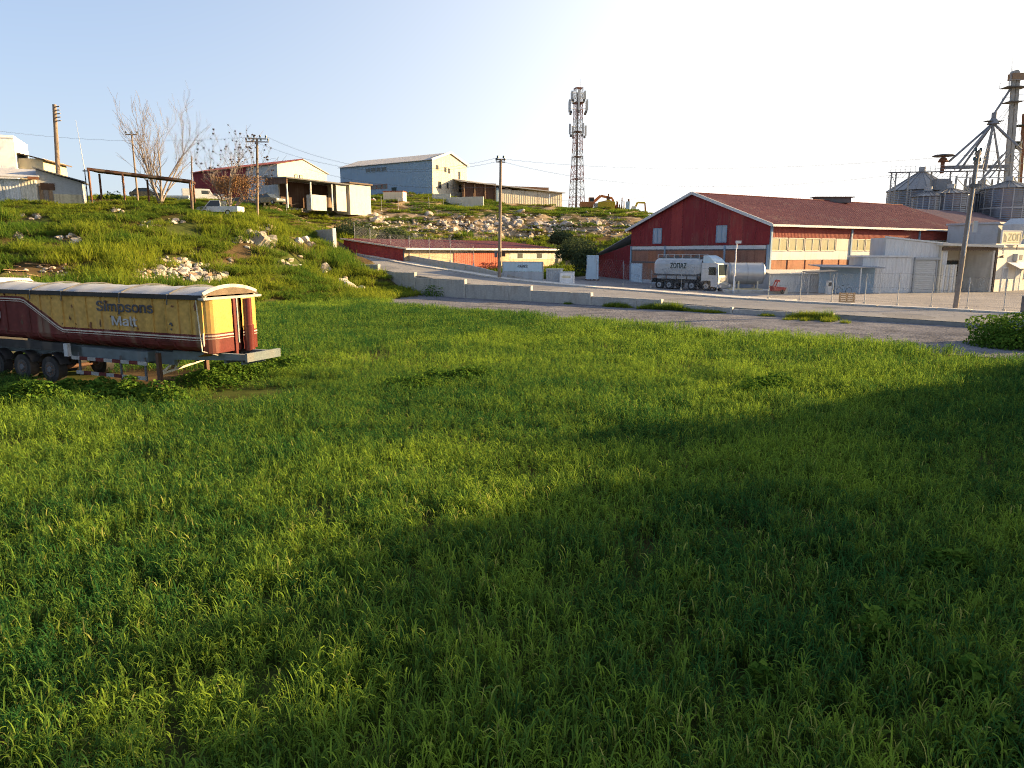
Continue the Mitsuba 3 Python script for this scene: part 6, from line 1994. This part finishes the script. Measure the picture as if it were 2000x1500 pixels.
for k in range(34):
    p_ = hit(70 + r.uniform(-55, 75), r.uniform(520, 548), 34)
    if k % 3 == 0:
        d = r.normal(size=3) * [1, 1, .2]
        d /= np.linalg.norm(d)
        t.p('plank', B().beam(p_ - d * .8 + UP * .1, p_ + d * .8 + UP * .3, .14, .05, ('timber', 'darkrust')[k % 2], .8))
    else:
        v, f = rock_mesh(r, r.uniform(.1, .28), .6)
        V = v[f].reshape(-1, 3) + p_ + [0, 0, .06]
        t.p('stone', B().raw(V, np.arange(len(V)).reshape(-1, 3), 'limestone', .9))

# ------------------------------------------------------------------ bushes
c = gz(1975, 684, .5) + [1.9, .2, 0]
leafy('ivy_mound', 'dense green mound of creeper at the right edge of the gravel lot', 'bush', [(c[0] + .3, c[1] + 2.0, .7, 2.7, 2.2, 1.45), (c[0] - .8, c[1] + 1.6, .5, 1.6, 1.6, 1.2), (c[0] + 2.2, c[1] + 2.2, .8, 2.2, 2.2, 1.6), (c[0] + 4.5, c[1] + 2.6, .7, 2.6, 2.3, 1.6)], 30000, .060, 'broadleaf', seed=4, ratio=.85)
t = Th('metal_panel', 'small grey metal panel lying against the creeper mound at the right edge', 'panel')
q = gz(1992, 668, .6)
t.p('sheet', B().hexa([q + [-.5, -.4, .5], q + [1.5, -.6, .6], q + [1.5, .1, 1.1], q + [-.5, .3, 1.0], q + [-.5, -.4, .56], q + [1.5, -.6, .66], q + [1.5, .1, 1.16], q + [-.5, .3, 1.06]], 'palegrey', .4))
t.p('prop', B().beam(q + [1.2, -.3, -.2], q + [1.2, -.2, .7], .08, .08, 'darkrust'))
for k, (px, py, Y, rx, rz, lab) in enumerate(((1120, 487, 106, 2.4, 1.7, 'grey green bush at the foot of the rocky bank left of the maroon lean to'), (1095, 464, 118, 1.8, 1.2, 'dusty bush growing above the right end of the low red shed'), (1142, 500, 101, 1.8, 2.4, 'dark bush pressed against the maroon lean to'), (770, 462, 112, 2.6, 1.3, 'dark bush on the bank above the low red shed roof'), (690, 448, 116, 3.2, 1.5, 'dark low bush on the slope right of the concrete wall end'))):
    p_ = at(px, py, Y)
    leafy('bush', lab, 'bush', [(p_[0], p_[1], p_[2], rx, rx, rz), (p_[0] - rx * .5, p_[1] - .5, p_[2] - rz * .3, rx * .6, rx * .6, rz * .6), (p_[0] + rx * .5, p_[1], p_[2] - rz * .3, rx * .6, rx * .6, rz * .7)], 2600, .16, 'oliveleaf', seed=40 + k)
for k, (px, py, Y, rx, rz, lab) in enumerate(((222, 388, 82, .95, .75, 'small green bush behind the orange bricks'), (197, 391, 82, .5, .55, 'little dark shrub left of the green bush behind the bricks'), (75, 399, 74.5, .7, .35, 'brown grey shrub at the foot of the corrugated shed'), (770, 575, 76, 1.6, .55, 'low green bush at the left end of the gravel lot'), (850, 572, 75.5, 1.7, .8, 'dark bush against the left end of the stepped wall'))):
    p_ = at(px, py, Y)
    leafy('bush', lab, 'bush', [(p_[0], p_[1], p_[2] - rz * .3, rx, rx * .8, rz * 1.3), (p_[0] + rx * .5, p_[1], p_[2] - rz * .5, rx * .6, rx * .6, rz)], 1100, .09, ('broadleaf', 'oliveleaf', 'oliveleaf', 'weeds', 'broadleaf')[k], seed=70 + k)

# weeds at the foot of the stepped wall
_n['wall_weeds'] = 0
r = np.random.default_rng(12)
for px in np.arange(1120, 1660, 5):
    f_ = meshkit.noise(np.array([px / 38, 0, 0]), 4)
    if f_ < .38:
        continue
    q = line_pt(WALL, px)
    X_, Y_ = q[0] - .35 - r.uniform(0, .5) ** 2, q[1] - .35 - r.uniform(0, .5) ** 2
    inst('wall_weeds', f'weeds_near_{r.integers(3)}', X_, Y_, float(H(X_, Y_)) - .05, r.uniform(0, 360), r.uniform(.22, .45), (.3 + 1.1 * (f_ - .38)) * r.uniform(.6, 1.2))
for px in np.arange(1604, 1688, 9):
    q = line_pt(WALL, px)
    X_, Y_ = q[0] - .8 - r.uniform(0, 1.0), q[1] - .8 - r.uniform(0, 1.0)
    inst('wall_weeds', f'weeds_near_{r.integers(3)}', X_ + r.normal() * .35, Y_ + r.normal() * .35, float(H(X_, Y_)) - .05, r.uniform(0, 360), r.uniform(.2, .42), r.uniform(.25, .65))
labels['wall_weeds'] = {'label': 'green weeds growing along the foot of the stepped concrete wall', 'category': 'weeds', 'kind': 'stuff'}
scene = {k: v for k, v in scene.items() if not (v['type'] == 'shapegroup' and not any(w['type'] == 'instance' and w['g']['id'] == k for w in scene.values()))}
